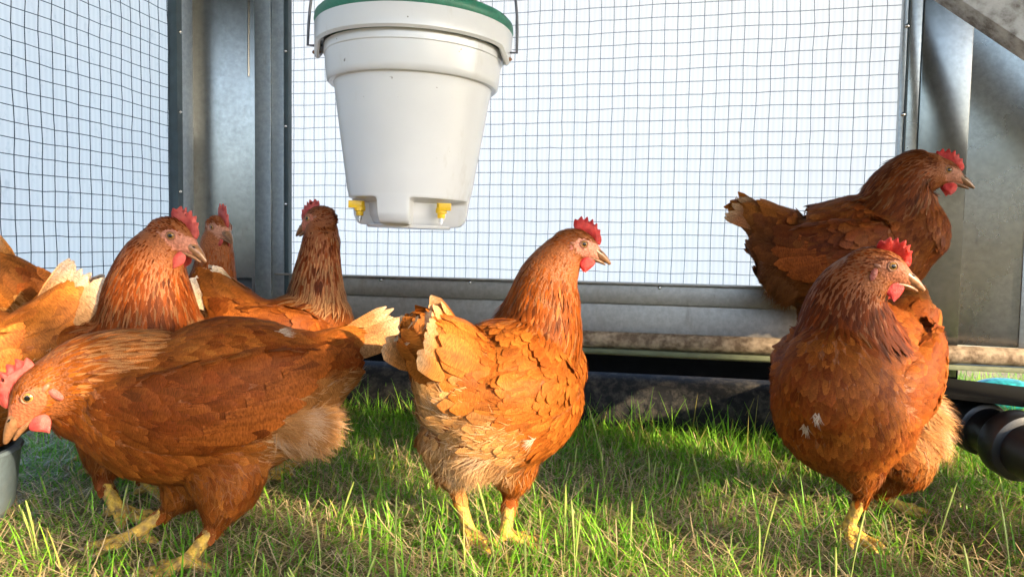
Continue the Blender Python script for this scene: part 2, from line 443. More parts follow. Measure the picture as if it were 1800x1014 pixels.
def wire_mesh(wall, a0, a1, z0, z1, off, sp, rad, wob, mat, parent, base):
    na = int((a1-a0)/sp)+1; nz = int((z1-z0)/sp)+1
    A = a0+np.arange(na)*sp+.004; Z = z0+np.arange(nz)*sp+.010
    rg = np.random.default_rng(int(abs(a0)*1000)+3)
    def sm(x, k=2):
        for _ in range(k):
            x = (np.roll(x, 1, 0)+np.roll(x, -1, 0)+np.roll(x, 1, 1)+np.roll(x, -1, 1)+2*x)/6
        return x
    DZ = sm(rg.normal(0, 1, (na, nz)))*wob+rg.normal(0, wob*.18, (na, nz))
    DA = sm(rg.normal(0, 1, (na, nz)))*wob+rg.normal(0, wob*.12, (na, nz))
    DN = sm(rg.normal(0, 1, (na, nz)), 3)*wob
    mb = MB()
    for i in range(na):
        pts = [wall.p(A[i]+DA[i, k], Z[k]+DZ[i, k], off+DN[i, k]) for k in range(nz)]
        pts = [wall.p(A[i]+DA[i, 0], z0-.01, off)]+pts+[wall.p(A[i]+DA[i, -1], z1+.01, off)]
        mb.tube(pts, rad, 5, False)
    for k in range(nz):
        pts = [wall.p(A[i]+DA[i, k], Z[k]+DZ[i, k], off+DN[i, k]+rad*1.6) for i in range(na)]
        pts = [wall.p(a0-.005, Z[k]+DZ[0, k], off)]+pts+[wall.p(a1+.005, Z[k]+DZ[-1, k], off)]
        mb.tube(pts, rad, 5, False)
    return mb.build('wire_mesh', mat, parent, base=base)
def flat_sheet(name, wall, a0, a1, z0, z1, off, mat, parent):
    """thin flexible sheet in the wall's own frame, so its flutes run vertically"""
    me = bpy.data.meshes.new(name); n = 40
    vs = []; 
    for i in range(n+1):
        for k in (0, 1):
            a = a0+(a1-a0)*i/n; vs.append((a, 0, z0 if k == 0 else z1))
    fs = [[2*i, 2*i+2, 2*i+3, 2*i+1] for i in range(n)]
    me.from_pydata(vs, [], fs); me.materials.append(mat)
    o = link(bpy.data.objects.new(name, me))
    mm = Matrix.Identity(4); org = wall.o+wall.n*off
    for i in range(3):
        mm[i][0] = wall.e[i]; mm[i][1] = -wall.n[i]; mm[i][3] = org[i]
    mm[2][2] = 1
    if parent is not None:
        o.parent = parent; mm = Matrix.Translation(-Vector(parent.location)) @ mm
    o.matrix_local = mm
    return o
def screw(mb, p, n, r=.004):
    mb.lathe([(-.002, r*1.5), (.0005, r*1.5), (.0012, r), (.003, r*.9), (.0035, r*.5)], p, n, 10)

ROOFZ = 1.5
def back_wall():
    wl = BW
    aL = wl.sz(515, 250)[0]; aR = wl.sz(1580, 120)[0]
    zb = wl.sz(1000, 497)[1]; zt = ROOFZ-.06
    base = wl.p((aL+aR)/2, 0)
    e = empty('back_wall', base, 'back wall of bright white frosted sheeting behind wire mesh with a steel kickboard', 'coop wall')
    flat_sheet('frosted_sheet', wl, aL-.02, aR+.02, zb-.02, zt, -.012, M['sheet'], e)
    wire_mesh(wl, aL, aR, zb-.01, zt, .004, .0254, .00062, .0016, M['wire_grey'], e, base)
    # bottom flange and kickboard
    mb = MB(); z1 = wl.sz(1000, 530)[1]; zk = wl.sz(1000, 590)[1]
    wl.slab(mb, aL-.03, aR+.06, z1, zb, .010, .016, .002); 
    wl.slab(mb, aL-.03, aR+.06, zb+.001, zb+.005, .016, .028, .001)
    mb.build('bottom_rail', M['metal3'], e, base=base)
    mb = MB(); wl.slab(mb, aL-.03, aR+.06, zk-.035, z1-.0005, .006, .006, .001)
    mb.build('kickboard', M['metal3'], e, base=base)
    # side frames (left)
    for nm, x0, x1, off, th, mt in (('dark_edge', 507, 515, .012, .016, 'edge'), ('side_frame', 486, 507, .014, .012, 'metal2'), ('side_frame', 458, 486, .020, .010, 'metal2')):
        a0 = wl.sz(x0, 250)[0]; a1 = wl.sz(x1, 250)[0]; mb = MB()
        wl.slab(mb, a0+.0005, a1, .05, zt, off, th, .0015); mb.build(nm, M[mt], e, base=base)
    for nm, x0, x1, off, th, mt in (('dark_edge', 1579, 1588, .012, .016, 'metal2'), ('dark_edge', 1588, 1592, .016, .010, 'edge'), ('side_frame', 1592, 1613, .014, .012, 'metal')):
        a0 = wl.sz(x0, 100)[0]; a1 = wl.sz(x1, 100)[0]; mb = MB()
        wl.slab(mb, a0+.0005, a1, zb-.02, zt, off, th, .0015); mb.build(nm, M[mt], e, base=base)
    for px, py in ((511, 95), (511, 225), (511, 360), (1588, 52), (1581, 205), (1577, 330)):
        a, z = wl.sz(px, py); mb = MB(); screw(mb, wl.p(a, z, .023), wl.n, .0024); mb.build('screw', M['steel'], e, base=base)
    for px in (675, 830, 1160, 1345):
        a, _ = wl.sz(px, 495); mb = MB(); screw(mb, wl.p(a, zb-.004, .019), wl.n, .0022); mb.build('screw', M['steel'], e, base=base)
back_wall()

def left_wall():
    wl = LW
    a1 = wl.sz(293, 200)[0]; a0 = a1-1.9
    zb = wl.sz(200, 490)[1]; zt = ROOFZ-.06
    base = wl.p((a0+a1)/2, 0)
    e = empty('left_wall', base, 'left wall of pale blue speckled sheeting behind dark wavy wire mesh', 'coop wall')
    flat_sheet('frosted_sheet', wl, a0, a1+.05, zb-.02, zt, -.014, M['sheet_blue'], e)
    na = int((a1-a0)/.0254)
    wire_mesh(wl, a1-na*.0254-.006, a1-.002, zb-.01, zt, .006, .0254, .00072, .0022, M['wire'], e, base)
    mb = MB(); wl.slab(mb, a0, a1+.01, zb-.06, zb, .010, .014, .002); mb.build('bottom_rail', M['metal2'], e, base=base)
    mb = MB(); wl.slab(mb, a0, a1+.01, .12, zb-.0605, .004, .006, .001); mb.build('kickboard', M['metal3'], e, base=base)
    a2 = wl.sz(303, 200)[0]; a3 = wl.sz(330, 200)[0]
    mb = MB(); wl.slab(mb, a1+.0005, a2, zb-.0, zt, .014, .022, .002); mb.build('dark_edge', M['edge'], e, base=base)
    mb = MB(); wl.slab(mb, a2+.0005, a3, .12, zt, .008, .012, .002); mb.build('side_frame', M['metal2'], e, base=base)
    for py in (58, 198, 337):
        a, z = wl.sz(298, py); mb = MB(); screw(mb, wl.p(a, z, .026), wl.n, .0024); mb.build('screw', M['steel'], e, base=base)
    return wl.p(a3, 0)
cornerL = left_wall()

def corner():
    aR = BW.sz(458, 250)[0]; p1 = BW.p(aR, 0, .010); p0 = J(331, 434, 1.665); p0[2] = 0
    wl = Wall(p0[:2], p1[:2]); L = float(np.linalg.norm((p1-p0)[:2]))
    base = wl.p(L/2, 0)
    e = empty('corner_cladding', base, 'tall galvanised steel sheet in the corner between the left and back walls', 'metal panel')
    # sheet with a rectangular hole near its foot
    h0, hz1 = wl.sz(407, 488); h1, hz0 = wl.sz(443, 519)
    mb = MB()
    wl.slab(mb, .0, L, hz1, ROOFZ-.06, 0, .003); wl.slab(mb, .0, L, .10, hz0, 0, .003)
    wl.slab(mb, .0, h0, hz0, hz1, 0, .003); wl.slab(mb, h1, L, hz0, hz1, 0, .003)
    mb.build('steel_sheet', M['metal_dull'], e, base=base)
    mb = MB(); dd = p0-cornerL; mb.box((cornerL+p0)/2+np.array([-.004, 0, .77]), dd/2, nrm(np.cross(dd, [0, 0, 1.0]))*.002, (0, 0, .66)); mb.build('side_return', M['metal2'], e, base=base)
    mb = MB(); wl.slab(mb, h0-.01, h1+.01, hz0-.01, hz1+.01, -.04, .004); mb.build('hole_backing', M['black'], e, base=base)
    mb = MB(); a = wl.sz(438, 0)[0]
    mb.tube([wl.p(a+.0015*math.sin(t*5), 1.3-t*.55, .003) for t in np.linspace(0, 1, 14)], .0022, 6)
    mb.build('sealant_run', M['metal_dull'], e, base=base)
corner()

def right_side():
    wl = BW
    a0 = wl.sz(1613, 100)[0]; a1 = wl.sz(1660, 300)[0]; base = wl.p((a0+a1)/2, 0, .02)
    e = empty('corner_post', base, 'pale bluish steel post to the right of the white back wall', 'post')
    mb = MB(); wl.slab(mb, a0+.001, a1+.03, .15, ROOFZ-.06, .012, .022, .002); mb.build('post', M['metal_dull'], e, base=base)
    # big metal house panel, slightly nearer
    q0 = J(1661, 300, 1.378); q1 = J(1800, 300, 1.335)
    w2 = Wall(q0[:2], q1[:2]); zb = w2.sz(1700, 606)[1]
    base = w2.p(.2, 0)
    e = empty('steel_side_panel', base, 'large smeared galvanised steel panel at the right edge behind the perched hen', 'metal panel')
    mb = MB(); w2.slab(mb, 0, .62, zb, ROOFZ-.06, 0, .02, .002); mb.build('steel_sheet', M['metal'], e, base=base)
    mb = MB(); w2.slab(mb, w2.sz(1792, 500)[0], w2.sz(1792, 500)[0]+.03, zb, .5, .0125, .004, .001); mb.build('side_strip', M['metal2'], e, base=base)
    return w2, zb
RW, RZB = right_side()

def rails():
    # muddy pipe along the foot of the back wall
    z = BW.sz(1180, 602, .05)[1]; r = .0165
    a0 = BW.sz(250, 590, .05)[0]; a1 = BW.sz(1660, 620, .05)[0]+.5
    base = BW.p((a0+a1)/2, z, .05)
    pts = [BW.p(a, z+.0012*math.sin(a*3), .05) for a in np.linspace(a0, a1, 40)]
    mb = MB(); mb.tube(pts, r, 20); o = mb.build('pipe_rail', M['pipe'], base=base); o.location = V(base)
    tag(o, 'long muddy beige pipe running along the foot of the back wall', 'pipe rail')
    # strip under the pipe
    mb = MB(); BW.slab(mb, a0, a1, z-r-.010, z-r-.0005, .035, .05, .002); o = mb.build('base_strip', M['strip'], base=base); o.location = V(base)
    tag(o, 'thin greenish base strip directly under the muddy pipe', 'base strip')
    # black slab standing in for the shade in the gap; skid on the ground
    mb = MB(); BW.slab(mb, a0, BW.sz(1700, 650)[0], .0, z-r-.02, -.05, .01, .001); o = mb.build('gap_shade', M['gap'], base=base); o.location = V(base)
    tag(o, 'black slab standing in for the shade between the pipe and the skid', 'gap shade')
    zt = BW.sz(1180, 665, .04)[1]
    mb = MB(); rr = zt/2
    pts = [BW.p(a, rr+.002*math.sin(a*4), .015) for a in np.linspace(a0, a1-.58, 40)]
    mb.tube(pts, rr, 24); o = mb.build('skid_tube', M['skid'], base=base); o.location = V(base)
    tag(o, 'thick dirty black tube lying in the grass along the back wall', 'skid tube')
    return z+r
RAILTOP = rails()

def drain_pipe():
    c0 = J(1640, 690, 1.30); c1 = J(1750, 745, 1.16); c2 = J(1870, 820, 1.02)
    c0[2] = .112; c1[2] = .098; c2[2] = .085
    base = np.array([c1[0], c1[1], 0])
    e = empty('black_wheel_pipe', base, 'thick glossy black plastic pipe with raised collars at the right edge of the run', 'plastic pipe')
    mb = MB(); d = nrm(c2-c0); L = np.linalg.norm(c2-c0)
    mb.tube([c0-d*.2, c0, c1, c2, c2+d*.3], [.032, .032, .037, .043, .045], 36); mb.build('pipe', M['black'], e, base=base)
    for t, r in ((.32, .042), (.62, .050)):
        mb = MB(); c = c0+d*L*t
        if t < .5: c = c0+(c1-c0)*.75
        else: c = c1+(c2-c1)*.35
        dd = nrm(c2-c1)
        mb.lathe([(-.02, r*.86), (-.017, r), (-.012, r*1.04), (.012, r*1.04), (.017, r), (.02, r*.86)], c, dd, 40); mb.build('collar', M['black'], e, base=base)
    # black slab standing in for the dark gap above the pipe
    mb = MB(); p = J(1700, 685, 1.22)
    mb.box(p, np.array([.16, -.03, -.012]), np.array([.02, .09, 0]), np.array([0, 0, .004]), .002)
    o = mb.build('dark_gap_slab', M['gap'], base=p); o.location = V(p); tag(o, 'flat black slab standing in for the dark gap above the glossy black pipe', 'dark gap')
    # teal sack outside
    p = J(1765, 692, 1.55); mb = MB()
    mb.ball([0, 0, 0], [.075, 0, 0], [0, .04, 0], [0, .008, .032], 24, 14); o = mb.build('printed_sack', M['teal'], base=(0, 0, 0)); o.location = V(p)
    tag(o, 'small teal printed sack glimpsed under the base strip at the right', 'sack')
    for k, zz in ((0, .0), (1, .02)):
        pass
drain_pipe()

def beam():
    # sloping grimy board at the upper right
    p0 = J(1590, -42, 1.15); p1 = J(1900, 166, 1.05)
    d = nrm(p1-p0); nn = nrm(np.cross(d, F)); 
    if nn[2] < 0: nn = -nn
    k = nrm(np.cross(nn, d)); c = (p0+p1)/2+nn*.055
    mb = MB(); mb.box(c, d*.32, k*.018, nn*.05, .003)
    base = c; o = mb.build('ramp_board', M['grimy'], base=base); o.location = V(base)
    tag(o, 'grimy whitish sloping board crossing the upper right corner', 'board')
    mb = MB(); mb.tube([c+nn*.02-k*.024-d*.1, c+nn*.02-k*.024+d*.3], .006, 8)
beam()

def roof():
    base = np.array([1.0, .2, ROOFZ])
    e = empty('roof', base, 'flat grey roof sheet over the whole run', 'roof')
    mb = MB(); x0, x1, y0, y1 = -1.25, 3.6, -1.1, 2.05
    n = 90; vs = []
    for i in range(n+1):
        xx = x0+(x1-x0)*i/n; zz = ROOFZ+.012*math.sin(i*1.4)
        vs += [(xx, y0, zz), (xx, y1, zz), (xx, y0, zz+.01), (xx, y1, zz+.01)]
    fs = []
    for i in range(n):
        a = i*4; b = a+4
        fs += [[a, a+1, b+1, b], [a+2, b+2, b+3, a+3], [a, b, b+2, a+2], [a+1, a+3, b+3, b+1]]
    mb.add(vs, fs); mb.build('roof_sheet', M['roof'], e, base=base)
    for yy in (y0+.03, .4, y1-.03):
        mb = MB(); mb.box(((x0+x1)/2, yy, ROOFZ-.035), ((x1-x0)/2, 0, 0), (0, .02, 0), (0, 0, .02), .003); mb.build('roof_beam', M['metal2'], e, base=base)
    for i, (xx, yy) in enumerate(((x0+.05, y0+.05), (x1-.05, y0+.05), (x1-.05, y1-.08))):
        mb = MB(); mb.box((xx, yy, ROOFZ/2-.03), (.02, 0, 0), (0, .02, 0), (0, 0, ROOFZ/2-.03), .003)
        o = mb.build('roof_post', M['metal2'], base=(xx, yy, 0)); o.location = (xx, yy, 0)
        tag(o, ['steel roof post behind the camera on the left', 'steel roof post at the open front right corner', 'steel roof post at the far right corner'][i], 'post', 'posts carrying the roof')
    # panel added out of view to keep the bending hen's body in shade
    xa, xb = 2.03, 2.38; b = ((xa+xb)/2, y0, 0)
    mb = MB(); mb.box((b[0], y0-.03, .70), ((xb-xa)/2, 0, 0), (0, .012, 0), (0, 0, .69), .004)
    o = mb.build('shade_panel', M['grimy'], base=b); o.location = b; tag(o, 'narrow panel added out of view to shade the bending hen', 'shade panel')
    b = (2.945, y0-.03, 0); mb = MB(); mb.box((b[0], b[1], ROOFZ/2), (.072, 0, 0), (0, .015, 0), (0, 0, ROOFZ/2-.02), .004)  # board added out of view, shades the near side of the right hen
    o = mb.build('shade_board', M['grimy'], base=b); o.location = b; tag(o, 'upright grimy board added out of view to shade the right front hen', 'board')
roof()

def added_hedge():
    """leafy screen added behind the camera to darken the horizon in steel reflections"""
    rg = np.random.default_rng(3); n = 5200; a = rg.uniform(R(-100), R(75), n)
    rad = 13+rg.normal(0, .5, n); h = 1.9+.5*np.sin(a*9)+.3*np.sin(a*23); z = h*rg.uniform(0, 1, n)**.8
    c = np.stack([np.sin(a)*rad, -np.cos(a)*rad, z], 1); d1 = nrm(rg.normal(0, 1, (n, 3))); d2 = nrm(np.cross(d1, rg.normal(0, 1, (n, 3)))); k = rg.uniform(.12, .30, (n, 1))
    v = np.stack([c-d1*k-d2*k*.6, c+d1*k-d2*k*.6, c+d1*k+d2*k*.6, c-d1*k+d2*k*.6], 1).reshape(-1, 3)
    q = np.arange(n*4).reshape(-1, 4); col = np.repeat(np.array([.05, .085, .02])*rg.uniform(.5, 1.6, (n, 1)), 4, 0)
    o = fast_mesh('added_hedge', v, q, M['grass'], cols=col, smooth=False); tag(o, 'leafy screen added out of view to darken low reflections', 'added_hedge', kind='stuff')
added_hedge()

# ------------------------------------------------------------------ bucket drinker
def bucket():
    dC = 1.12; pb = J(719, 397, dC); tilt = R(3.2)
    ax = nrm(np.array([-math.sin(tilt), .0, math.cos(tilt)])) ; ax = nrm(np.array([math.sin(-tilt)*-1, 0, math.cos(tilt)])) 
    ax = nrm(np.array([.022, 0.0, 1.0]))
    e = empty('drinker_bucket', pb, 'white plastic bucket drinker with green lid hanging from its wire handle', 'bucket drinker')
    O = np.zeros(3)
    X = nrm(np.array([1.0, 0, 0])-ax*ax[0]); Y = np.cross(ax, X)
    def ang(px, py):     # azimuth of a pixel on the bucket
        q = J(px, py, dC-.07)-pb; return math.atan2(np.dot(q, Y), np.dot(q, X))
    a1 = ang(790, 380); a2 = a1-R(104)
    def rf(t, z, r):
        for a in (a1, a2, a1+R(118)):
            da = abs((t-a+math.pi) % (2*math.pi)-math.pi)
            hw = R(31)
            wz = 1-min(1, max(0, (z-.036)/.008)); wa = 1-min(1, max(0, (da-hw)/R(6)))
            wz = wz*wz*(3-2*wz); wa = wa*wa*(3-2*wa)
            r = r-min(.030, r*.35)*wz*wa
        return r
    prof = [(0, .060), (0.0, .078), (.002, .083), (.006, .087), (.012, .0895)]
    for z in np.linspace(.016, .05, 16): prof.append((z, .0895+z*.118))
    for z in np.linspace(.06, .228, 12): prof.append((z, .0895+z*.14))
    prof += [(.231, .1225), (.2315, .129), (.235, .1325), (.242, .1335), (.262, .1352), (.275, .1365), (.2765, .138), (.290, .1385), (.291, .128)]
    mb = MB(); mb.lathe(prof, O, ax, 192, rf); mb.build('bucket_body', M['white'], e)
    mb = MB(); mb.lathe([(-.004, .05), (-.004, .064), (-.001, .066), (.001, .066)], ax*-.0005, ax, 48); mb.build('base_plate', M['white'], e)
    # rim skirt: deeper at the two handle ears
    def rim(t, z, r): return r
    n = 160; mb = MB(); vs = []; prf = [(0, .1475), (1, .1515), (2, .1525), (3, .150), (4, .139), (5, .1475-.003)]
    aE = [ang(905, 100)*0+0.0-R(8), math.pi-R(8)]
    for k in range(6):
        for j in range(n):
            t = 2*math.pi*j/n
            dd = min(abs((t-a+math.pi) % (2*math.pi)-math.pi) for a in (-R(10), math.pi+R(10)))
            lug = .020*max(0, 1-(dd/R(13)))**.7
            zlow = .288-lug; zz = [zlow, zlow+.004, .322, .326, .327, zlow+.001][k]
            vs.append(ax*zz+prf[k][1]*(math.cos(t)*X+math.sin(t)*Y))
    fs = [[i*n+j, i*n+(j+1) % n, (i+1)*n+(j+1) % n, (i+1)*n+j] for i in range(5) for j in range(n)] + [[5*n+j, 5*n+(j+1) % n, (j+1) % n, j] for j in range(n)]
    mb.add(vs, fs)
    mb.lathe([(.300, .1385), (.300, .1475)], O, ax, 96, cap=False)
    mb.build('rim', M['white'], e)
    mb = MB(); mb.lathe([(.3255, .125), (.324, .1515), (.329, .1535), (.338, .1525), (.343, .148), (.344, .12), (.338, .115), (.338, .02)], O, ax, 120); lid = mb.build('lid', M['green'], e)
    mb = MB()
    for k in range(26):
        t = -R(60)+random.uniform(-.35, .35); rr = random.uniform(.128, .150); s_ = random.uniform(.0015, .004)
        mb.ball(ax*.3445+rr*(math.cos(t)*X+math.sin(t)*Y), [s_, 0, 0], [0, s_, 0], [0, 0, s_*.5], 6, 5)
    mb.build('dirt_crumbs', M['grimy'], lid)
    # handle
    hp = []
    for t in np.linspace(0, math.pi, 41):
        rx = .1600*math.cos(t); zz = .290+.26*math.sin(t)**.8 if 0 < t < math.pi else .290
        hp.append(X*rx*(1 if abs(math.cos(t)) > .0 else 1)+ax*zz-Y*.026)
    hp = [X*.139+ax*.290-Y*.026]+hp+[-X*.139+ax*.290-Y*.026]
    mb = MB(); mb.tube(hp, .0022, 10); mb.build('wire_handle', M['wire_grey'], e)
    top = pb+ax*.55-Y*.026
    mb = MB(); mb.tube([top+np.array([0, 0, -.004])-pb, np.array([top[0], top[1], ROOFZ-.055])-pb], .0015, 6); mb.build('hanging_wire', M['steel'], e)
    for sx in (-1, 1):
        mb = MB(); mb.ball(X*sx*.1465+ax*.279-Y*.026, [.007, 0, 0], [0, .005, 0], [0, 0, .004], 10, 8); mb.build('handle_pivot', M['beak'], e)
    # nipples
    for a in (a1, a2, a1+R(118)):
        rd = math.cos(a)*X+math.sin(a)*Y; c = rd*.081+ax*.037
        mb = MB(); mb.lathe([(0, .007), (-.008, .0075), (-.009, .0085), (-.016, .0085), (-.017, .006), (-.024, .0055), (-.025, .002)], c, ax, 20)
        mb.box(c+rd*.0085-ax*.006, X*.009, Y*.004, ax*.006, .001)
        nb = mb.build('drinking_nipple', M['yellow'], e)
        mb = MB(); mb.tube([c-ax*.024, c-ax*.031, c-ax*.0311, c-ax*.034], [.0035, .0035, .0016, .0016], 12); mb.build('nipple_pin', M['steel'], nb)
bucket()

def bucket_scale():
    o = bpy.data.objects['drinker_bucket']; o.scale = (.955, .955, .885)
bucket_scale()

def bowl():
    p = G(-140, 938); mb = MB()
    prof = [(.0, .055), (.001, .075), (.012, .092), (.030, .102), (.098, .110), (.104, .113), (.108, .111), (.108, .104), (.100, .101), (.03, .092), (.014, .080), (.010, .03)]
    mb.lathe(prof, (0, 0, 0), (0, 0, 1), 72)
    o = mb.build('feed_bowl', M['bowl']); o.location = V(p)
    tag(o, 'grey blue plastic feed bowl at the lower left under the pecking hen', 'bowl')
bowl()

# ------------------------------------------------------------------ hens
def catmull(P, n):
    P = np.asarray(P, float); k = len(P)
    if k == 2: 
        t = np.linspace(0, 1, n)[:, None]; return P[0]*(1-t)+P[1]*t
    Q = np.vstack([2*P[0]-P[1], P, 2*P[-1]-P[-2]]); out = []
    for t in np.linspace(0, k-1, n):
        i = min(int(t), k-2); u = t-i; a, b, c, d = Q[i:i+4]
        out.append(.5*((2*b)+(-a+c)*u+(2*a-5*b+4*c-d)*u*u+(-a+3*b-3*c+d)*u**3))
    return np.array(out)
def chain(spec, n):
    """spec rows: (px,py,d,a,b) -> centres, a, b"""
    A = np.array([[*J(r[0], r[1], r[2]), r[3], r[4] if len(r) > 4 else r[3]] for r in spec])
    return catmull(A, n)
def loft(mb, C, lat=None, n=22, dome=True):
    c = C[:, :3]; T = nrm(np.gradient(c, axis=0)); k = len(c)
    rings = []; 
    idx = []
    def ring(p, t, a, b, L):
        l = nrm(L-t*np.dot(L, t)); u = np.cross(t, l)
        if u[2] < 0 and abs(t[2]) < .95: u = -u; 
        return [p+l*a*math.cos(x)+u*b*math.sin(x) for x in np.linspace(0, 2*math.pi, n, endpoint=False)]
    L0 = lat
    def LL(i):
        if L0 is not None: return L0
        l = np.cross([0, 0, 1.0], T[i]); return l if np.linalg.norm(l) > .05 else np.array([1.0, 0, 0])
    if dome:
        for x in (1.35, 1.0, .6):
            rr = math.cos(x); s = math.sin(x); d = max(C[0, 3], C[0, 4])*.8
            rings.append(ring(c[0]-T[0]*d*s, T[0], C[0, 3]*rr, C[0, 4]*rr, LL(0)))
    for i in range(k): rings.append(ring(c[i], T[i], C[i, 3], C[i, 4], LL(i)))
    if dome:
        for x in (.6, 1.0, 1.35):
            rr = math.cos(x); s = math.sin(x); d = max(C[-1, 3], C[-1, 4])*.8
            rings.append(ring(c[-1]+T[-1]*d*s, T[-1], C[-1, 3]*rr, C[-1, 4]*rr, LL(k-1)))
    K = len(rings); vs = [p for r in rings for p in r]
    fs = [[i*n+j, i*n+(j+1) % n, (i+1)*n+(j+1) % n, (i+1)*n+j] for i in range(K-1) for j in range(n)]
    fs += [list(range(n))[::-1], [(K-1)*n+j for j in range(n)]]
    mb.add(vs, fs)

def remesh(v, f, vox):
    me = bpy.data.meshes.new('tmp'); me.from_pydata([tuple(x) for x in v], [], f)
    bm = bmesh.new(); bm.from_mesh(me); bmesh.ops.recalc_face_normals(bm, faces=bm.faces[:]); bm.to_mesh(me); bm.free()
    o = bpy.data.objects.new('tmp', me); COL.objects.link(o)
    md = o.modifiers.new('r', 'REMESH'); md.mode = 'VOXEL'; md.voxel_size = vox; md.use_smooth_shade = True
    dg = bpy.context.evaluated_depsgraph_get(); ev = o.evaluated_get(dg); m2 = bpy.data.meshes.new_from_object(ev)
    bpy.data.objects.remove(o); bpy.data.meshes.remove(me)
    n = len(m2.vertices); V_ = np.empty(n*3); m2.vertices.foreach_get('co', V_); V_ = V_.reshape(-1, 3)
    nl = len(m2.loops); L_ = np.empty(nl, np.int32); m2.loops.foreach_get('vertex_index', L_); Q = L_.reshape(-1, 4)
    bpy.data.meshes.remove(m2)
    return V_, Q
def vsmooth(V_, Q, w, it):
    e = np.concatenate([Q[:, [0, 1]], Q[:, [1, 2]], Q[:, [2, 3]], Q[:, [3, 0]]])
    for _ in range(it):
        acc = np.zeros_like(V_); cnt = np.zeros(len(V_))
        np.add.at(acc, e[:, 0], V_[e[:, 1]]); np.add.at(acc, e[:, 1], V_[e[:, 0]])
        np.add.at(cnt, e[:, 0], 1); np.add.at(cnt, e[:, 1], 1)
        V_ = V_+(acc/np.maximum(cnt, 1)[:, None]-V_)*w[:, None]
    return V_
def vnormals(V_, Q):
    fn = np.cross(V_[Q[:, 2]]-V_[Q[:, 0]], V_[Q[:, 3]]-V_[Q[:, 1]])
    N = np.zeros_like(V_)
    for k in range(4): np.add.at(N, Q[:, k], fn)
    return nrm(N), np.linalg.norm(fn, axis=1)*.5
def fnoise(P, f, seed=0):
    a = np.array([1.3, 2.1, .7])*f; s = seed*1.7
    return (np.sin(P[:, 0]*a[0]*2.1+P[:, 1]*a[1]+s)+np.sin(P[:, 1]*a[1]*1.7-P[:, 2]*a[0]*1.3+2*s)+np.sin(P[:, 2]*a[1]*1.9+P[:, 0]*a[2]*2+3*s))/3

RUST = np.array([.33, .088, .013]); DARK = np.array([.17, .040, .007]); TAN = np.array([.47, .19, .042])
PALE = np.array([.68, .46, .26]); WHITE = np.array([.86, .78, .66]); CREAM = np.array([.66, .44, .25])

class Feathers:
    """collects feathers, all as K x 3 vertex grids"""
    def __init__(s): s.V = []; s.Q = []; s.C = []; s.UV = []; s.n = 0; s.NN = []; s.nref = None
    def add(s, P, D, N, W, prof, base, edge, tip, K, camber=.10, tipamt=.35, shaft=None, jit=.015):
        """P (n,K,3) spine, D (n,K,3) tangents, N (n,K,3) normals, W (n,), prof (K,)"""
        n = len(P)
        if n == 0: return
        s.nref = N.mean(1) if s.nref is None else s.nref
        B = nrm(np.cross(N, D)); hw = (W[:, None]*prof[None, :]*.5)[..., None]
        if jit: hw = hw*(1+RNG.normal(0, jit, (n, K, 1)))
        cols = np.zeros((n, K, 3, 3)); t = np.linspace(0, 1, K)[None, :, None]
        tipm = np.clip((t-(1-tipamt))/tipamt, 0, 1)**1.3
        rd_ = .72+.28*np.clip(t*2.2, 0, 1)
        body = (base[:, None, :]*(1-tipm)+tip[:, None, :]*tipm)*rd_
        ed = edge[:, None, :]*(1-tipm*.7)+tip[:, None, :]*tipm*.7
        Vv = np.stack([P-B*hw-N*hw*camber*1.6, P+N*hw*.10, P+B*hw-N*hw*camber*1.6], 2)
        cols[:, :, 0] = ed; cols[:, :, 2] = ed; cols[:, :, 1] = body if shaft is None else shaft[:, None, :]*(1-tipm*.5)+tip[:, None, :]*tipm*.5
        uv = np.zeros((n, K, 3, 2)); uv[..., 0] = np.array([0, .5, 1.0])[None, None, :]; uv[..., 1] = np.linspace(0, 1, K)[None, :, None]
        uv[..., 0] += RNG.uniform(0, 40, (n, 1, 1)); uv[..., 1] += RNG.uniform(0, 40, (n, 1, 1))
        b = (np.arange(n)*K*3)[:, None, None]+(np.arange(K-1)*3)[None, :, None]+np.arange(2)[None, None, :]
        b = b.ravel()+s.n; q = np.stack([b, b+3, b+4, b+1], 1)
        NN = s.nref[:, None, None, :]*.35+N[:, :, None, :]*.72+B[:, :, None, :]*np.array([-.22, 0, .22])[None, None, :, None]
        s.NN.append(nrm(NN*np.ones((n, K, 3, 1))).reshape(-1, 3))
        s.V.append(Vv.reshape(-1, 3)); s.C.append(cols.reshape(-1, 3)); s.UV.append(uv.reshape(-1, 2)); s.Q.append(q); s.n += n*K*3
    def build(s, name, parent, base):
        if not s.V: return None
        o = fast_mesh(name, np.vstack(s.V)-base, np.vstack(s.Q), M['feather'], parent, np.clip(np.vstack(s.C), 0, 1), np.vstack(s.UV))
        o.data.normals_split_custom_set_from_vertices(np.vstack(s.NN).tolist()); return o

def fprof(kind, K):
    t = np.linspace(0, 1, K)
    if kind == 'contour': return np.clip(np.sqrt(np.clip(1-(np.abs(t-.5)/.503)**2.6, 0, 1))*1.05, .08, 1)
    if kind == 'hackle': return np.clip(np.minimum(.35+t*2.2, 1)*np.clip((1-t)*1.9, .05, 1), .05, 1)
    if kind == 'flight': return np.clip(np.minimum(.35+t*1.6, 1)*np.sqrt(np.clip(1-np.clip((t-.70)/.303, 0, 1)**3, 0, 1)), .08, 1)
    if kind == 'strand': return np.clip(1-t, .15, 1)

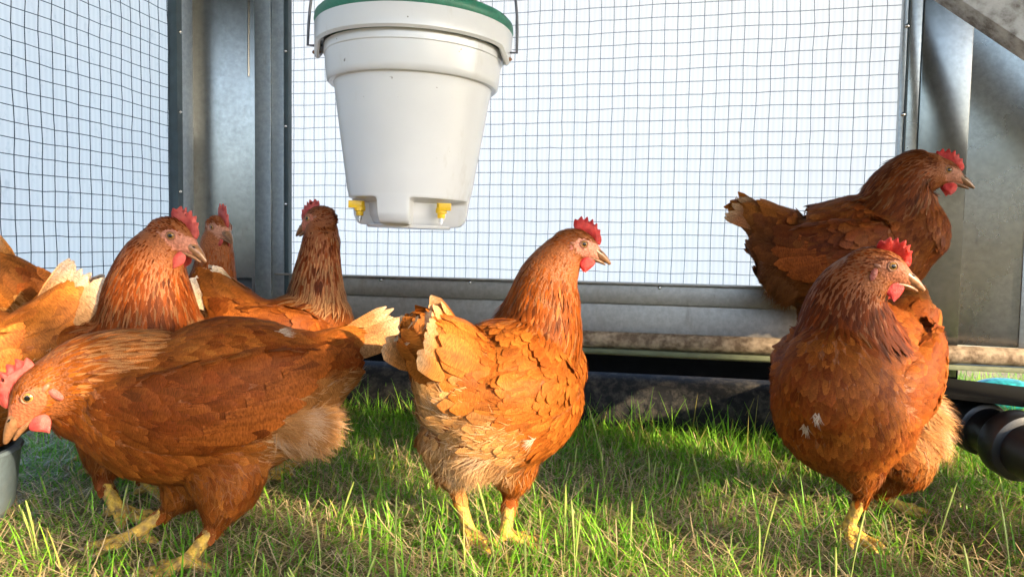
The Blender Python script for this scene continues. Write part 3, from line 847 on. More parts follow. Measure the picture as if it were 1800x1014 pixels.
def march(bvh, P0, D0, N0, L, K, tilt, conf=.5, curl=.06, sink=.0008):
    n = len(P0); P = np.zeros((n, K, 3)); Dd = np.zeros((n, K, 3)); Nn = np.zeros((n, K, 3))
    for i in range(n):
        p = Vector(P0[i]); d = Vector(D0[i]); nn = Vector(N0[i]); st = L[i]/(K-1)
        surf = p.copy(); tl = math.tan(tilt[i])
        for k in range(K):
            off = -sink+tl*st*k
            P[i, k] = surf+nn*off; Dd[i, k] = d; Nn[i, k] = nn
            if k == K-1: break
            q = surf+d*st
            if k < (K-1)*conf:
                r = bvh.find_nearest(q)
                if r[0] is not None:
                    q2 = r[0]; n2 = r[1]
                    if n2.dot(nn) > .2:
                        nn = (nn*.4+n2*.6).normalized(); dd = q2-surf
                        if dd.length > 1e-5: d = dd.normalized()
                        q = q2
            else:
                d = (d-nn*curl).normalized(); nn = (nn-d*nn.dot(d)).normalized()
                q = surf+d*st
            surf = q
    T = nrm(np.gradient(P, axis=1))
    Nn = nrm(Nn-T*(Nn*T).sum(-1, keepdims=True))
    return P, T, Nn

def poisson(P, rad):
    """greedy thinning with a per-point radius"""
    order = RNG.permutation(len(P)); cell = float(rad.max()); grid = {}; keep = []
    pl = P.tolist(); rl = rad.tolist()
    for i in order:
        x, y, z = pl[i]; r = rl[i]; k = (int(x//cell), int(y//cell), int(z//cell)); ok = True
        for a in (-1, 0, 1):
            for b in (-1, 0, 1):
                for c in (-1, 0, 1):
                    for (X, Y, Z, RR) in grid.get((k[0]+a, k[1]+b, k[2]+c), ()):
                        m_ = r if r < RR else RR
                        if (x-X)**2+(y-Y)**2+(z-Z)**2 < m_*m_: ok = False; break
                    if not ok: break
                if not ok: break
            if not ok: break
        if ok: grid.setdefault(k, []).append((x, y, z, r)); keep.append(i)
    return np.array(keep)

def headframe(yaw, pitch, roll=0):
    f = np.array([math.cos(yaw)*math.cos(pitch), math.sin(yaw)*math.cos(pitch), math.sin(pitch)])
    l = nrm(np.cross([0, 0, 1.0], f)); u = np.cross(f, l)
    l2 = l*math.cos(roll)+u*math.sin(roll); u2 = -l*math.sin(roll)+u*math.cos(roll)
    return f, l2, u2

COMB = [(.026, -.001), (.0275, .005), (.0265, .009), (.0235, .0135), (.0235, .0185), (.019, .0175), (.0175, .0255), (.0135, .0215),
        (.011, .030), (.0070, .0235), (.0035, .0315), (-.0005, .0245), (-.0045, .0305), (-.008, .0235), (-.0120, .0255), (-.0125, .018), (-.010, .013), (-.003, .010), (.008, .009), (.018, .004)]

def make_hen(name_label, sp):
    seed = sp['seed']; global RNG; RNG = np.random.default_rng(seed)
    pal = sp.get('pal', {})
    tor = chain(sp['torso'], 26)                 # rear -> breast
    neck = chain(sp['neck'], 22)                 # torso -> head
    hc = J(*sp['head'][:3]); hs = sp['hs']; f, l, u = headframe(R(sp['yaw']), R(sp['pitch']), R(sp.get('roll', 0)))
    def H(x, y, z): return hc+hs*(f*x+l*y+u*z)
    tail = chain(sp['tail'], 12)                 # base -> tip
    feet = []
    for lg in sp['legs']:
        if 'footz' in lg: r_ = ray(*lg['foot']); ft = CAM+r_*((lg['footz']+.007-CAMH)/r_[2])
        else: ft = G(lg['foot'][0], lg['foot'][1], .007)
        if 'footd' in lg: ft = J(lg['foot'][0], lg['foot'][1], lg['footd'])
        feet.append(ft)
    base = np.mean(feet, axis=0); base = np.array([base[0], base[1], base[2]-.007])
    root = empty('hen', base, name_label, 'hen', 'brown hens in the run')
    mb = MB(); bones = []    # (pos, flow, radius, region, s)
    Tt = nrm(np.gradient(tor[:, :3], axis=0))
    loft(mb, tor)
    for i in range(len(tor)): bones.append((tor[i, :3], -Tt[i], (tor[i, 3]+tor[i, 4])/2, 0, i/(len(tor)-1)))
    Tn = nrm(np.gradient(neck[:, :3], axis=0)); loft(mb, neck)
    for i in range(4, len(neck)): bones.append((neck[i, :3], -Tn[i], (neck[i, 3]+neck[i, 4])/2, 1, i/(len(neck)-1)))
    # head
    hp = [(-.030, -.009, .009, .011), (-.024, -.005, .0145, .0175), (-.014, -.001, .0175, .0200), (-.003, .0005, .0175, .0200), (.008, -.001, .0152, .0172), (.018, -.0045, .0108, .0125), (.026, -.0075, .0070, .0085)]
    hh = catmull(np.array([[*H(x, 0, z), a*hs, b*hs] for x, z, a, b in hp]), 16); loft(mb, hh, lat=l)
    for i in range(len(hh)): bones.append((hh[i, :3], -f, (hh[i, 3]+hh[i, 4])/2*1.05, 2, i/15))
    loft(mb, tail); Ta = nrm(np.gradient(tail[:, :3], axis=0))
    for i in range(len(tail)): bones.append((tail[i, :3], Ta[i], (tail[i, 3]+tail[i, 4])/2, 3, i/(len(tail)-1)))
    # wings: flattened bulges on both flanks
    wingb = []
    for sd in (-1, 1):
        rows = []
        for s_, zo in ((.80, .10), (.62, .12), (.42, .10), (.22, .12), (.04, .20)):
            i = min(int(s_*25), 25); lt = nrm(np.cross([0, 0, 1.0], Tt[i])); uu = np.cross(Tt[i], lt)
            k = {.80: .55, .62: .9, .42: 1.0, .22: .85, .04: .45}[s_]
            ws = sp.get('wing', 1.0)
            c = tor[i, :3]+lt*sd*tor[i, 3]*.90+uu*tor[i, 4]*zo
            rows.append([*c, .017*k*ws, .052*k*ws])
        W_ = catmull(np.array(rows), 14)[::-1]; loft(mb, W_)     # rear -> shoulder
        Tw = nrm(np.gradient(W_[:, :3], axis=0))
        for i in range(len(W_)): wingb.append((W_[i, :3], -Tw[i], sd, i/13, W_[i, 3], W_[i, 4]))
    for ex in sp.get('extra', ()):
        ec_ = chain(ex, 8); loft(mb, ec_); Te = nrm(np.gradient(ec_[:, :3], axis=0))
        for i in range(8): bones.append((ec_[i, :3], nrm(Te[i]+np.array([0, 0, -.5])), (ec_[i, 3]+ec_[i, 4])/2*1.12, 6, .05))
    # legs
    clawl = []
    for lg, ft in zip(sp['legs'], feet):
        th = chain(lg['thigh'], 12); loft(mb, th)     # top -> hock
        Th = nrm(np.gradient(th[:, :3], axis=0))
        for i in range(2, len(th)): bones.append((th[i, :3], nrm(Th[i]+np.array([0, 0, -.3])), (th[i, 3]+th[i, 4])/2, 4, i/11))
        hock = th[-1, :3]; ls = lg.get('s', 1.0); an = ft+np.array([0, 0, .012])
        mid = (hock+an)/2
        mb.tube([hock+(hock-an)*.08, hock, mid, an+(hock-an)*.15, an], np.array([.0105, .0095, .0082, .0082, .0094])*ls, 12)
        for t in np.linspace(.12, 1, 6): bones.append((hock*(1-t)+an*t, -Tt[0], .009, 5, 1))
        yw = R(lg['yaw'])
        for da, Ln in ((-30, .046), (2, .058), (32, .047), (180, .026)):
            a = yw+R(da); d = np.array([math.cos(a), math.sin(a), 0]); Ln *= ls
            z0 = ft[2]-.007
            cl = lg.get('curl', 0)
            pts = [an, ft+d*Ln*.22+[0, 0, .009], ft+d*Ln*.5+[0, 0, .004], ft+d*Ln*.78+[0, 0, .0035+cl*-.012], ft+d*Ln*.98+[0, 0, -.001-cl*.02]]
            if cl: pts = [pts[0]]+[p+np.array([0, 0, .0])-d*Ln*.1*cl*k for k, p in enumerate(pts[1:])]
            mb.tube(pts, np.array([.0082, .0064, .0058, .0051, .0036])*ls, 10)
            e_ = pts[-1]; clawl.append(MB()); clawl[-1].tube([e_-d*.003, e_+d*.006+[0, 0, .0005], e_+d*.013-[0, 0, .004]], [.0027, .0020, .0004], 8)
            for p in pts: bones.append((np.asarray(p), -d, .008, 5, 1))
    Vv, Q = remesh(mb.v, mb.f, sp.get('vox', .0027))
    # --- classify
    BP = np.array([b[0] for b in bones]); BF = np.array([b[1] for b in bones]); BR = np.array([b[2] for b in bones]); BG = np.array([b[3] for b in bones]); BS = np.array([b[4] for b in bones])
    def classify(P):
        reg = np.zeros(len(P), int); s_ = np.zeros(len(P)); fl = np.zeros((len(P), 3)); wn = np.zeros(len(P))
        for a in range(0, len(P), 20000):
            q = P[a:a+20000]; nd = np.linalg.norm(q[:, None, :]-BP[None], axis=2)/BR[None]
            k = nd.argmin(1); reg[a:a+20000] = BG[k]; s_[a:a+20000] = BS[k]
            wgt = np.exp(-(nd-nd.min(1, keepdims=True))*9)
            wgt[:, BG == 5] *= (BG[k] == 5)[:, None]; wgt[BG[k] == 5] *= (BG == 5)[None, :]
            fl[a:a+20000] = (wgt@BF)/wgt.sum(1, keepdims=True)
            wn[a:a+20000] = (wgt[:, BG == 1].sum(1)+wgt[:, BG == 2].sum(1))/wgt.sum(1)
        return reg, s_, fl, wn
    reg, s_, fl, wn = classify(Vv)
    wsm = np.where(reg == 5, .12, np.where(reg == 2, .3, .6)); Vv = vsmooth(Vv, Q, wsm, 5)
    VN, QA = vnormals(Vv, Q)
    fn = np.cross(Vv[Q[:, 2]]-Vv[Q[:, 0]], Vv[Q[:, 3]]-Vv[Q[:, 1]])
    if ((Vv[Q[:, 0]]*fn).sum() < 0) and False: VN = -VN
    # --- skin colours
    loc = (Vv-hc)/hs; hx, hy, hz = loc@f, loc@l, loc@u
    face = (reg == 2) & ((((hx-.0075)/.0155)**2+((hz+.001-(-.12)*(hx))/.0112)**2) < 1)
    face |= (reg == 2) & (hx > .014) & (hz < .006)
    col = np.where((reg == 5)[:, None], np.array([.62, .40, .07]), np.array([.22, .07, .02]))
    muddy = sp.get('muddy', .25)
    mm_ = np.clip(fnoise(Vv, 160, 3)*1.2+muddy-.0+np.clip((base[2]+.035-Vv[:, 2])/.05, 0, 1)*muddy, 0, 1)[:, None]*(reg == 5)[:, None]
    col = col*(1-mm_*.75)+np.array([.17, .11, .06])*mm_*.75
    fc = np.array(pal.get('face', (.44, .15, .09))); fcv = fc[None]*(1+.25*fnoise(Vv, 300, 5)[:, None])
    col = np.where(face[:, None], fcv, col); col = np.where((reg == 6)[:, None], np.array(pal.get('fluffc', (.52, .28, .11))), col)
    me = fast_mesh('body', Vv-base, Q, M['body'], root, col)
    # --- head parts
    hb = MB()
    up_ = [(.016, .004, .0088, .0078), (.024, -.001, .0080, .0068), (.031, -.004, .0062, .0056), (.038, -.0080, .0038, .0040), (.0440, -.0118, .0013, .0020)]
    C_ = catmull(np.array([[*H(x, 0, z-.004), a*hs, b*hs] for x, z, a, b in up_]), 12); loft(hb, C_, lat=l)
    lo_ = [(.014, -.013, .0070, .0034), (.024, -.0135, .0058, .0030), (.032, -.0150, .0040, .0024), (.0375, -.0170, .0018, .0013)]
    C_ = catmull(np.array([[*H(x, 0, z-.001), a*hs, b*hs] for x, z, a, b in lo_]), 9); loft(hb, C_, lat=l)
    bk = hb.build('beak', M['beak'], root, base=base)
    for sd in (-1, 1):
        nb = MB(); nb.ball(H(.0285, sd*.0058, -.0035), hs*f*.0026, hs*l*.001, hs*(u*.0009+f*-.0003), 8, 6)
        nb.build('nostril', M['pupil'], bk, base=base)
    cs = sp.get('comb', 1.0); lean = sp.get('lean', 0.0)
    cm = MB(); pts = [(x, z) for x, z in COMB]; N_ = len(pts)
    sub = []
    for i in range(N_):
        a, b = np.array(pts[i]), np.array(pts[(i+1) % N_]); sub += [a, a*.67+b*.33, a*.33+b*.67]
    sub = np.array(sub); K_ = len(sub)
    # rounded teeth
    sub = .25*np.roll(sub, 1, 0)+.5*sub+.25*np.roll(sub, -1, 0)
    cen = np.array([.008, .010]); inner = cen+(sub-cen)*.72
    def cp(q, y):
        hgt = max(0, q[1]-.006)
        yy = y+lean*hgt+.0015*math.sin(q[0]*300+seed)*hgt/.02
        return H(.006+(q[0]-.006)*(.9+.1*cs), yy, .005+(q[1]-.0)*cs)
    lay = [[cp(q, .0007) for q in sub], [cp(q, .0019) for q in inner], [cp(q, -.0019) for q in inner], [cp(q, -.0007) for q in sub]]
    vs = [p for r_ in lay for p in r_]; fs = []
    for a, b in ((0, 1), (2, 3), (3, 0)):
        fs += [[a*K_+i, a*K_+(i+1) % K_, b*K_+(i+1) % K_, b*K_+i] for i in range(K_)]
    bm = bmesh.new(); bv = [bm.verts.new(tuple(p)) for p in vs]
    for q in fs: bm.faces.new([bv[i] for i in q])
    c1 = bm.faces.new([bv[K_+i] for i in range(K_)]); c2 = bm.faces.new([bv[2*K_+i] for i in range(K_)][::-1])
    bmesh.ops.triangulate(bm, faces=[c1, c2]); bmesh.ops.recalc_face_normals(bm, faces=bm.faces[:]); bm.verts.index_update()
    cmt = M[sp.get('combmat', 'comb')]
    mesh_obj('comb', [np.array(v.co) for v in bm.verts], [[v.index for v in q.verts] for q in bm.faces], cmt, root, True, base); bm.free()
    wsz = sp.get('wattle', 1.0)
    for sd in (-1, 1):
        wm = MB(); wv = []; nu, nvv = 22, 16      # thin hanging lobe, widest low down, slightly cupped and crinkled
        for a_ in range(nvv+1):
            t_ = a_/nvv; wd_ = .0088*wsz*math.sin(math.pi*min(1, max(.06, t_))**.8)**.75+.0012; zz_ = -.0118-.0205*wsz*t_
            for b_ in range(nu):
                q_ = 2*math.pi*b_/nu; th_ = (.0020+.0006*math.sin(9*t_+3*q_+seed))*max(.25, math.sin(math.pi*max(.08, min(.92, t_))))
                wv.append(H(.0135+wd_*math.cos(q_)+.0008*math.sin(7*t_+seed), sd*(.0062+.0035*t_-.0016*math.cos(q_)**2)+th_*math.sin(q_), zz_+.0012*math.cos(q_*2)*t_))
        wm.add(wv, [[a_*nu+b_, a_*nu+(b_+1) % nu, (a_+1)*nu+(b_+1) % nu, (a_+1)*nu+b_] for a_ in range(nvv) for b_ in range(nu)]+[list(range(nu))[::-1], [nvv*nu+b_ for b_ in range(nu)]])
        wm.build('wattle', cmt, root, base=base)
        em = MB(); em.ball(H(-.0125, sd*.0168, -.0085), hs*f*.0034, hs*l*.0014, hs*(u*.0068+f*.001), 14, 10); em.build('ear_lobe', M['lobe'], root, base=base)
        tm = MB(); tm.ball(H(-.0105, sd*.0172, .0005), hs*f*.0036, hs*l*.0012, hs*(u*.0022-f*.001), 12, 8); tm.build('ear_tuft', M['lid'], root, base=base)
        # eye
        ec = H(.0035, sd*.0132, .0022); er = .0053*hs; ey = MB(); ey.ball(ec, f*er, u*er, l*sd*er, 28, 24)
        eo = mesh_obj('eye', ey.v, ey.f, [M['lid'], M['iris'], M['pupil']], root, True, base)
        bb = V(base)
        ax_ = nrm(l*sd+f*.18)
        for p in eo.data.polygons:
            c = np.array(p.center+bb)-ec; ca = np.dot(nrm(c), ax_)
            p.material_index = 2 if ca > .90 else (1 if ca > .64 else 0)
        lm = MB(); pr = []
        rim_c = ec+ax_*er*.62; a1_ = nrm(f-ax_*np.dot(f, ax_)); a2_ = np.cross(ax_, a1_)
        pr = [rim_c+(a1_*math.cos(t)*1.05+a2_*math.sin(t)*.92)*er*.93 for t in np.linspace(0, 2*math.pi, 25)]
        lm.tube(pr, .00085*hs, 8, False); lm.build('eyelid', M['lid'], eo, base=base)
    for cm_ in clawl: cm_.build('claw', M['claw'], root, base=base)
    # --- feathers
    bvh = BVHTree.FromPolygons(Vv.tolist(), Q.tolist())
    area = QA.sum(); nc = int(area/(.0030**2))
    qi = RNG.choice(len(Q), nc, p=QA/area); uu = RNG.uniform(0, 1, (nc, 2, 1))
    P0 = (Vv[Q[qi, 0]]*(1-uu[:, 0])+Vv[Q[qi, 1]]*uu[:, 0])*(1-uu[:, 1])+(Vv[Q[qi, 3]]*(1-uu[:, 0])+Vv[Q[qi, 2]]*uu[:, 0])*uu[:, 1]
    N0 = VN[Q[qi, 0]]; rg, s0, F0, wn0 = classify(P0)
    lo3 = (P0-hc)/hs; hx, hz = lo3@f, lo3@u
    fc_ = (rg == 2) & ((((hx-.0085)/.0130)**2+((hz+.001+.12*hx)/.0092)**2) < 1)
    fc_ |= (rg == 2) & (hx > .013) & (hz < .004)
    fc_ |= (hx > .0215) & (np.abs(hz) < .03) & (rg == 2)
    # torso flow shaping
    iT = np.clip((s0*25).astype(int), 0, 25); TT = Tt[iT]
    down = np.array([0, 0, -1.0]); fr = np.clip((N0*TT).sum(1), 0, 1)
    tmask = (rg == 0)
    F0 = F0+(tmask*(.22+1.3*fr))[:, None]*down[None]*(1-wn0)[:, None]
    # wing membership
    WP = np.array([b[0] for b in wingb]); WF = np.array([b[1] for b in wingb]); WS = np.array([b[3] for b in wingb]); WD = np.array([b[2] for b in wingb]); WH = np.array([b[5] for b in wingb])
    dw = np.linalg.norm(P0[:, None]-WP[None], axis=2)/np.maximum(WH[None], .01); kw = dw.argmin(1); dwm = dw.min(1)
    lat0 = nrm(np.cross([0, 0, 1.0], TT)); outw = (N0*lat0).sum(1)*WD[kw]
    wing = (rg == 0) & (dwm < .98) & (outw > .25) & (wn0 < .45)
    F0 = np.where(wing[:, None], WF[kw]+np.array([0, 0, -.10]), F0)
    F0 = F0+RNG.normal(0, .05, F0.shape)
    D0 = nrm(F0-N0*(F0*N0).sum(1, keepdims=True))
    ok = (rg != 5) & ~fc_
    # thigh feathers stop at the hock
    ok &= ~((rg == 4) & (s0 > .97))
    # sizes
    L = np.full(nc, .027); W = np.full(nc, .0140); rad = np.full(nc, .0066); tl = np.full(nc, .08)
    hm = rg == 2; L[hm] = .0095; W[hm] = .0032; rad[hm] = .0024; tl[hm] = .15
    nm = rg == 1; sn = s0; 
    L[nm] = .040-.032*sn[nm]; W[nm] = .0078-.0046*sn[nm]; rad[nm] = .0058-.0033*sn[nm]; tl[nm] = .085
    back = tmask & (N0[:, 2] > .3); L[back] = .030; W[back] = .0150; rad[back] = .0070
    br = tmask & (s0 > .72); L[br] = .022; W[br] = .0125; rad[br] = .0060
    tm_ = rg == 3; L[tm_] = .050*sp.get('tcov', 1); W[tm_] = .021*sp.get('tcov', 1); rad[tm_] = .0092; tl[tm_] = .08
    th_ = rg == 4; L[th_] = .020; W[th_] = .0115; rad[th_] = .0064
    L[wing] = .034; W[wing] = .0195; rad[wing] = .0088; tl[wing] = .065
    wr = wing & (WS[kw] < .35); L[wr] = .044; W[wr] = .020
    # fluff: rear underside
    fluffv = np.clip(1.2-s0*2.6, 0, 1)*np.clip(-N0[:, 2]*1.5+.55, 0, 1)*(tmask & ~wing)
    fluffv = np.maximum(fluffv, (rg == 4)*.18); fluffv = np.maximum(fluffv, (rg == 6)*1.0)
    if (BG == 6).any():
        dE = (np.linalg.norm(P0[:, None]-BP[BG == 6][None], axis=2)/BR[BG == 6][None]).min(1); fluffv = np.maximum(fluffv, np.clip(1.75-dE, 0, .75)*(tmask | (rg == 4)))
    isf = RNG.uniform(0, 1, nc) < fluffv*sp.get('fluff', .8)
    jf = RNG.uniform(.8, 1.2, nc); L *= jf; W *= RNG.uniform(.88, 1.14, nc)
    ex6 = rg == 6; L[ex6] = .020; W[ex6] = .011; rad[ex6] = .0068; tl[ex6] = .12
    ii = np.where(ok & ~(isf & (fluffv > .3) & ~ex6))[0]; ii = ii[poisson(P0[ii], rad[ii])]
    # ruffle: clumps of lifted feathers
    ruf = np.clip(fnoise(P0, 38, seed)-.35, 0, 1)*sp.get('ruffle', .22)
    tl = tl+ruf+np.abs(RNG.normal(0, .022, nc))
    # colours
    body = pal.get('body', RUST); n1 = fnoise(P0, 30, seed)[:, None]; n2 = fnoise(P0, 75, seed+7)[:, None]; rnd = RNG.normal(0, 1, (nc, 1))
    tn = np.clip(pal.get('tan', .3)+(.24*n1+.15*rnd), 0, 1)
    cb = body*(1-tn)+TAN*tn; dk = np.clip(.02+.30*n2-.10*rnd, 0, .65); cb = cb*(1-dk)+DARK*dk
    nk = pal.get('neck', DARK*1.35); cb = np.where((nm | hm)[:, None], nk*(1+.18*rnd)*(1+.25*n2), cb)
    cb = np.where(wing[:, None], cb*(1-pal.get('wing_k', .25))+pal.get('wing', RUST)*pal.get('wing_k', .25), cb)
    tailt = pal.get('tailbase', TAN); cb = np.where(tm_[:, None], cb*.45+tailt*.55, cb)
    if 'breast' in pal:
        bk_ = np.clip((s0-.6)*3.5, 0, 1)[:, None]*tmask[:, None]*np.clip(.8+.3*rnd, 0, 1)*(1-(N0[:, 2:3] > .5)); cb = cb*(1-bk_)+np.array(pal['breast'])*bk_
    fl_ = np.clip(fluffv*1.4+.25*n2[:, 0]*(fluffv > .1), 0, .85)[:, None]*((tmask | ex6 | (rg == 4))[:, None])*(fluffv[:, None] > .19); cb = cb*(1-fl_)+np.array(pal.get('fluffc', (.52, .28, .11)))*fl_
    cb = cb*(1+.11*RNG.normal(0, 1, (nc, 1)))
    ed = cb*pal.get('edge', 1.24)+.004; tp = cb*pal.get('tip', 1.28)+.006
    if 'lace' in pal:
        lc = ((s0 > .6) & tmask)[:, None]; ed = np.where(lc, cb*.45, ed); tp = np.where(lc, cb*.62, tp)
    # pale streaks on hackles, strongest low on the neck
    stv = pal.get('streak', .5)*np.clip(1.25-1.25*sn, 0, 1)*nm; isS = (RNG.uniform(0, 1, nc) < stv*.75)[:, None]
    stc = pal.get('stc', .28); sh = np.where(isS, cb*.7+PALE*stc, cb*1.1); tp = np.where(isS, PALE*(.58+stc*.5+.12*rnd), tp)
    # white patches
    tufts = []
    for (px, py, d, rr) in sp.get('white', ()):
        c = J(px, py, d); tufts.append((np.array(bvh.find_nearest(V(c))[0]), rr))
    tw = (tm_ & (s0 > 1-pal.get('tailwhite', .3)))[:, None]; cb = np.where(tw, cb*.7+WHITE*.3, cb); tp = np.where(tw, cb*.3+WHITE*.6, tp); ed = np.where(tw, cb*.5+WHITE*.4, ed)
    cb, ed, tp, sh = [np.clip(x, .004, .92)**1.13*np.array([.78, .74, .62]) for x in (cb, ed, tp, sh)]
    plum = Feathers(); wings = {-1: Feathers(), 1: Feathers()}; tailF = Feathers()
    def put(ix, dest, kind, K, conf=.5, camber=.09, shaft=False, curl=.06, tipamt=.35):
        if len(ix) == 0: return
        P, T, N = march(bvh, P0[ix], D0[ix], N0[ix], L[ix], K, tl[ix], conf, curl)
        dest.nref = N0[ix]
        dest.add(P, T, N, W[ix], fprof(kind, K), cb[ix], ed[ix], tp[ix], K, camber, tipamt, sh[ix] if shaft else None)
    a = ii
    put(a[((rg[a] == 0) & ~wing[a]) | ex6[a]], plum, 'contour', 6)
    put(a[(rg[a] == 4)], plum, 'contour', 5)
    put(a[nm[a]], plum, 'hackle', 6, .6, .1, True, tipamt=.28)
    put(a[hm[a]], plum, 'hackle', 4, .6, .1)
    put(a[tm_[a] & (s0[a] < .86)], tailF, 'contour', 7, .6, curl=.01)
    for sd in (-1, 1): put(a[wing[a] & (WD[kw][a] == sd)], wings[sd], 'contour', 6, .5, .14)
    # fluff strands
    fi = np.where(ok & (isf | ((fluffv > .05) & (RNG.uniform(0, 1, nc) < .25))))[0]
    fi = np.concatenate([fi, np.repeat(np.where(ok & ex6)[0], 3)])
    if len(fi) > 22000: fi = RNG.permutation(fi)[:22000]
    fx = len(fi)
    if fx:
        flc = np.array(pal.get('fluffc', (.52, .28, .11)))*(1+.08*RNG.normal(0, 1, (fx, 1))); whk = np.clip(fnoise(P0[fi], 45, seed+11)[:, None]*.6, 0, pal.get('whk', .25)); flc = flc*(1-whk)+WHITE*whk; mk = np.clip(fluffv[fi]*1.8-.15, 0, 1)[:, None]; flc = cb[fi]*1.15*(1-mk)+flc*mk; flc = np.clip(flc, .01, .9)
        dd = nrm(D0[fi]+RNG.normal(0, .35, (fx, 3)))
        Pm, Tm, Nm = march(bvh, P0[fi], nrm(dd-N0[fi]*(dd*N0[fi]).sum(1, keepdims=True)), N0[fi], RNG.uniform(.009, .020, fx), 5, np.where(ex6[fi], RNG.uniform(.25, 1.0, fx), RNG.uniform(.12, .45, fx)), .2, .12)
        plum.nref = N0[fi]
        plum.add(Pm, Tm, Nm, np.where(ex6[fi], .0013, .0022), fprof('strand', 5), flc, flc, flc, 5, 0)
    # downy overlay that softens the feather edges, and little tufts of white down
    si = np.where(ok & ~hm & ~nm & ~ex6)[0]; si = RNG.permutation(si)[:int(sp.get('barbs', 9000))]
    dd = nrm(D0[si]+RNG.normal(0, .16, (len(si), 3))); dd = nrm(dd-N0[si]*(dd*N0[si]).sum(1, keepdims=True))
    Pm, Tm, Nm = march(bvh, P0[si], dd, N0[si], RNG.uniform(.008, .018, len(si)), 4, RNG.uniform(.10, .30, len(si)), .5, .05)
    bc = np.clip(cb[si]*RNG.uniform(.8, 1.4, (len(si), 1)), .004, .9); plum.nref = N0[si]
    plum.add(Pm+Nm*.0012, Tm, Nm, np.full(len(si), .0009), fprof('strand', 4), bc, bc, bc, 4, 0)
    for c, rr in tufts:
        dc = np.linalg.norm(P0-c, axis=1); ti = np.where(dc < rr*.62)[0]; ti = np.repeat(ti, 4); ti = RNG.permutation(ti)[:90]
        if len(ti) < 4: continue
        dd = nrm(D0[ti]+RNG.normal(0, .35, (len(ti), 3))); dd = nrm(dd-N0[ti]*(dd*N0[ti]).sum(1, keepdims=True))
        Pm, Tm, Nm = march(bvh, P0[ti], dd, N0[ti], RNG.uniform(.006, .015, len(ti)), 4, RNG.uniform(.1, .4, len(ti)), .5, .05)
        wc = np.clip(WHITE*RNG.uniform(.3, .75, (len(ti), 1))+cb[ti]*.45, 0, .85); plum.nref = N0[ti]
        plum.add(Pm+Nm*.0035, Tm, Nm, np.full(len(ti), .0012), fprof('strand', 4), wc, wc, wc, 4, 0)
    # wing quills: long feathers stacked along the lower rear of the wing
    for sd in ((-1, 1) if sp.get('quills', 1) else ()):
        rows = [b for b in wingb if b[2] == sd]; nq = 11
        Pq, Dq, Nq, Lq, Wq = [], [], [], [], []
        for j in range(nq):
            t = j/(nq-1); b = rows[int(4+6*(1-t)*.9)]; T_ = -b[1]
            lt = nrm(np.cross([0, 0, 1.0], T_))*sd; uu_ = np.cross(T_, lt*sd)
            c = b[0]+uu_*b[5]*(.45-1.05*(1-t)*1.0)+lt*.02
            r = bvh.find_nearest(V(c)); 
            if r[0] is None: continue
            Pq.append(np.array(r[0])+np.array(r[1])*.003); nn = np.array(r[1]); d = nrm(-T_+np.array([0, 0, -.16+.25*t])); d = nrm(d-nn*np.dot(d, nn))
            Dq.append(d); Nq.append(nn); Lq.append(.080+.012*random.random()); Wq.append(.019)
        if Pq:
            n_ = len(Pq); Pm, Tm, Nm = march(bvh, np.array(Pq), np.array(Dq), np.array(Nq), np.array(Lq), 9, np.full(n_, .05), .62, .03, -.001)
            wc = np.array(pal.get('quill', RUST*.95+TAN*.15))*(1+.12*RNG.normal(0, 1, (n_, 1)))
            wings[sd].nref = np.array(Nq)
            wings[sd].add(Pm, Tm, Nm, np.array(Wq), fprof('flight', 9), wc, wc*1.35, wc*1.3, 9, .12, .3)
    # tail fan
    tdir = nrm(tail[-1, :3]-tail[0, :3]); lt = nrm(np.cross([0, 0, 1.0], -tdir)); ub = np.cross(-tdir, lt)
    if ub[2] < 0: ub = -ub
    nf = sp.get('nfan', 12); tlq = sp.get('taillen', .085)+.022; base_c = tail[5, :3]
    Pq, Dq, Nq = [], [], []
    for j in range(nf):
        for sd in (-1, 1):
            t = j/(nf-1); a_ = tail[6, 3]; b_ = tail[6, 4]
            Pq.append(base_c+lt*sd*a_*(.15+.55*t)+ub*b_*(.75-1.3*t)+RNG.normal(0, .001, 3))
            Dq.append(nrm(tdir+lt*sd*(.04+.20*t)+ub*(.16-.55*t)*sp.get('fan', .6)+RNG.normal(0, .015, 3))); Nq.append(nrm(lt*sd*(.85-.25*(1-t))+ub*(.55*(1-t)+.05)))
    Pq, Dq, Nq = map(np.array, (Pq, Dq, Nq)); n_ = len(Pq); K = 8
    Nq = nrm(Nq-Dq*(Nq*Dq).sum(1, keepdims=True)); ls_ = tlq*RNG.uniform(.85, 1.08, n_); tt = np.linspace(0, 1, K)
    Pm = Pq[:, None]+Dq[:, None]*(ls_[:, None]*tt[None])[..., None]-Nq[:, None]*(.06*ls_[:, None]*tt[None]**2)[..., None]
    Tm = nrm(np.gradient(Pm, axis=1)); Nm = np.repeat(Nq[:, None], K, 1); Nm = nrm(Nm-Tm*(Nm*Tm).sum(-1, keepdims=True))
    tcb = np.array(pal.get('tailfan', TAN))*(1+.1*RNG.normal(0, 1, (n_, 1))); tpw = np.array(pal.get('tailtip', WHITE))*(1+.05*RNG.normal(0, 1, (n_, 1)))
    tailF.nref = Nq
    tailF.add(Pm, Tm, Nm, np.full(n_, sp.get('fanw', .0200))*RNG.uniform(.8, 1.1, n_), fprof('flight', K), np.clip(tcb, .01, .9), np.clip(tcb*1.2, .01, .9), np.clip(tpw, .01, .92), K, .14, pal.get('tipamt', .45), jit=.0)
    plum.build('plumage', root, base); tailF.build('tail', root, base)
    for sd in (-1, 1): wings[sd].build('wing', root, base)
    print('HEN', name_label[:30], 'verts', len(Vv), 'feathers', len(ii), 'fluff', fx)
    return root

HENS = []
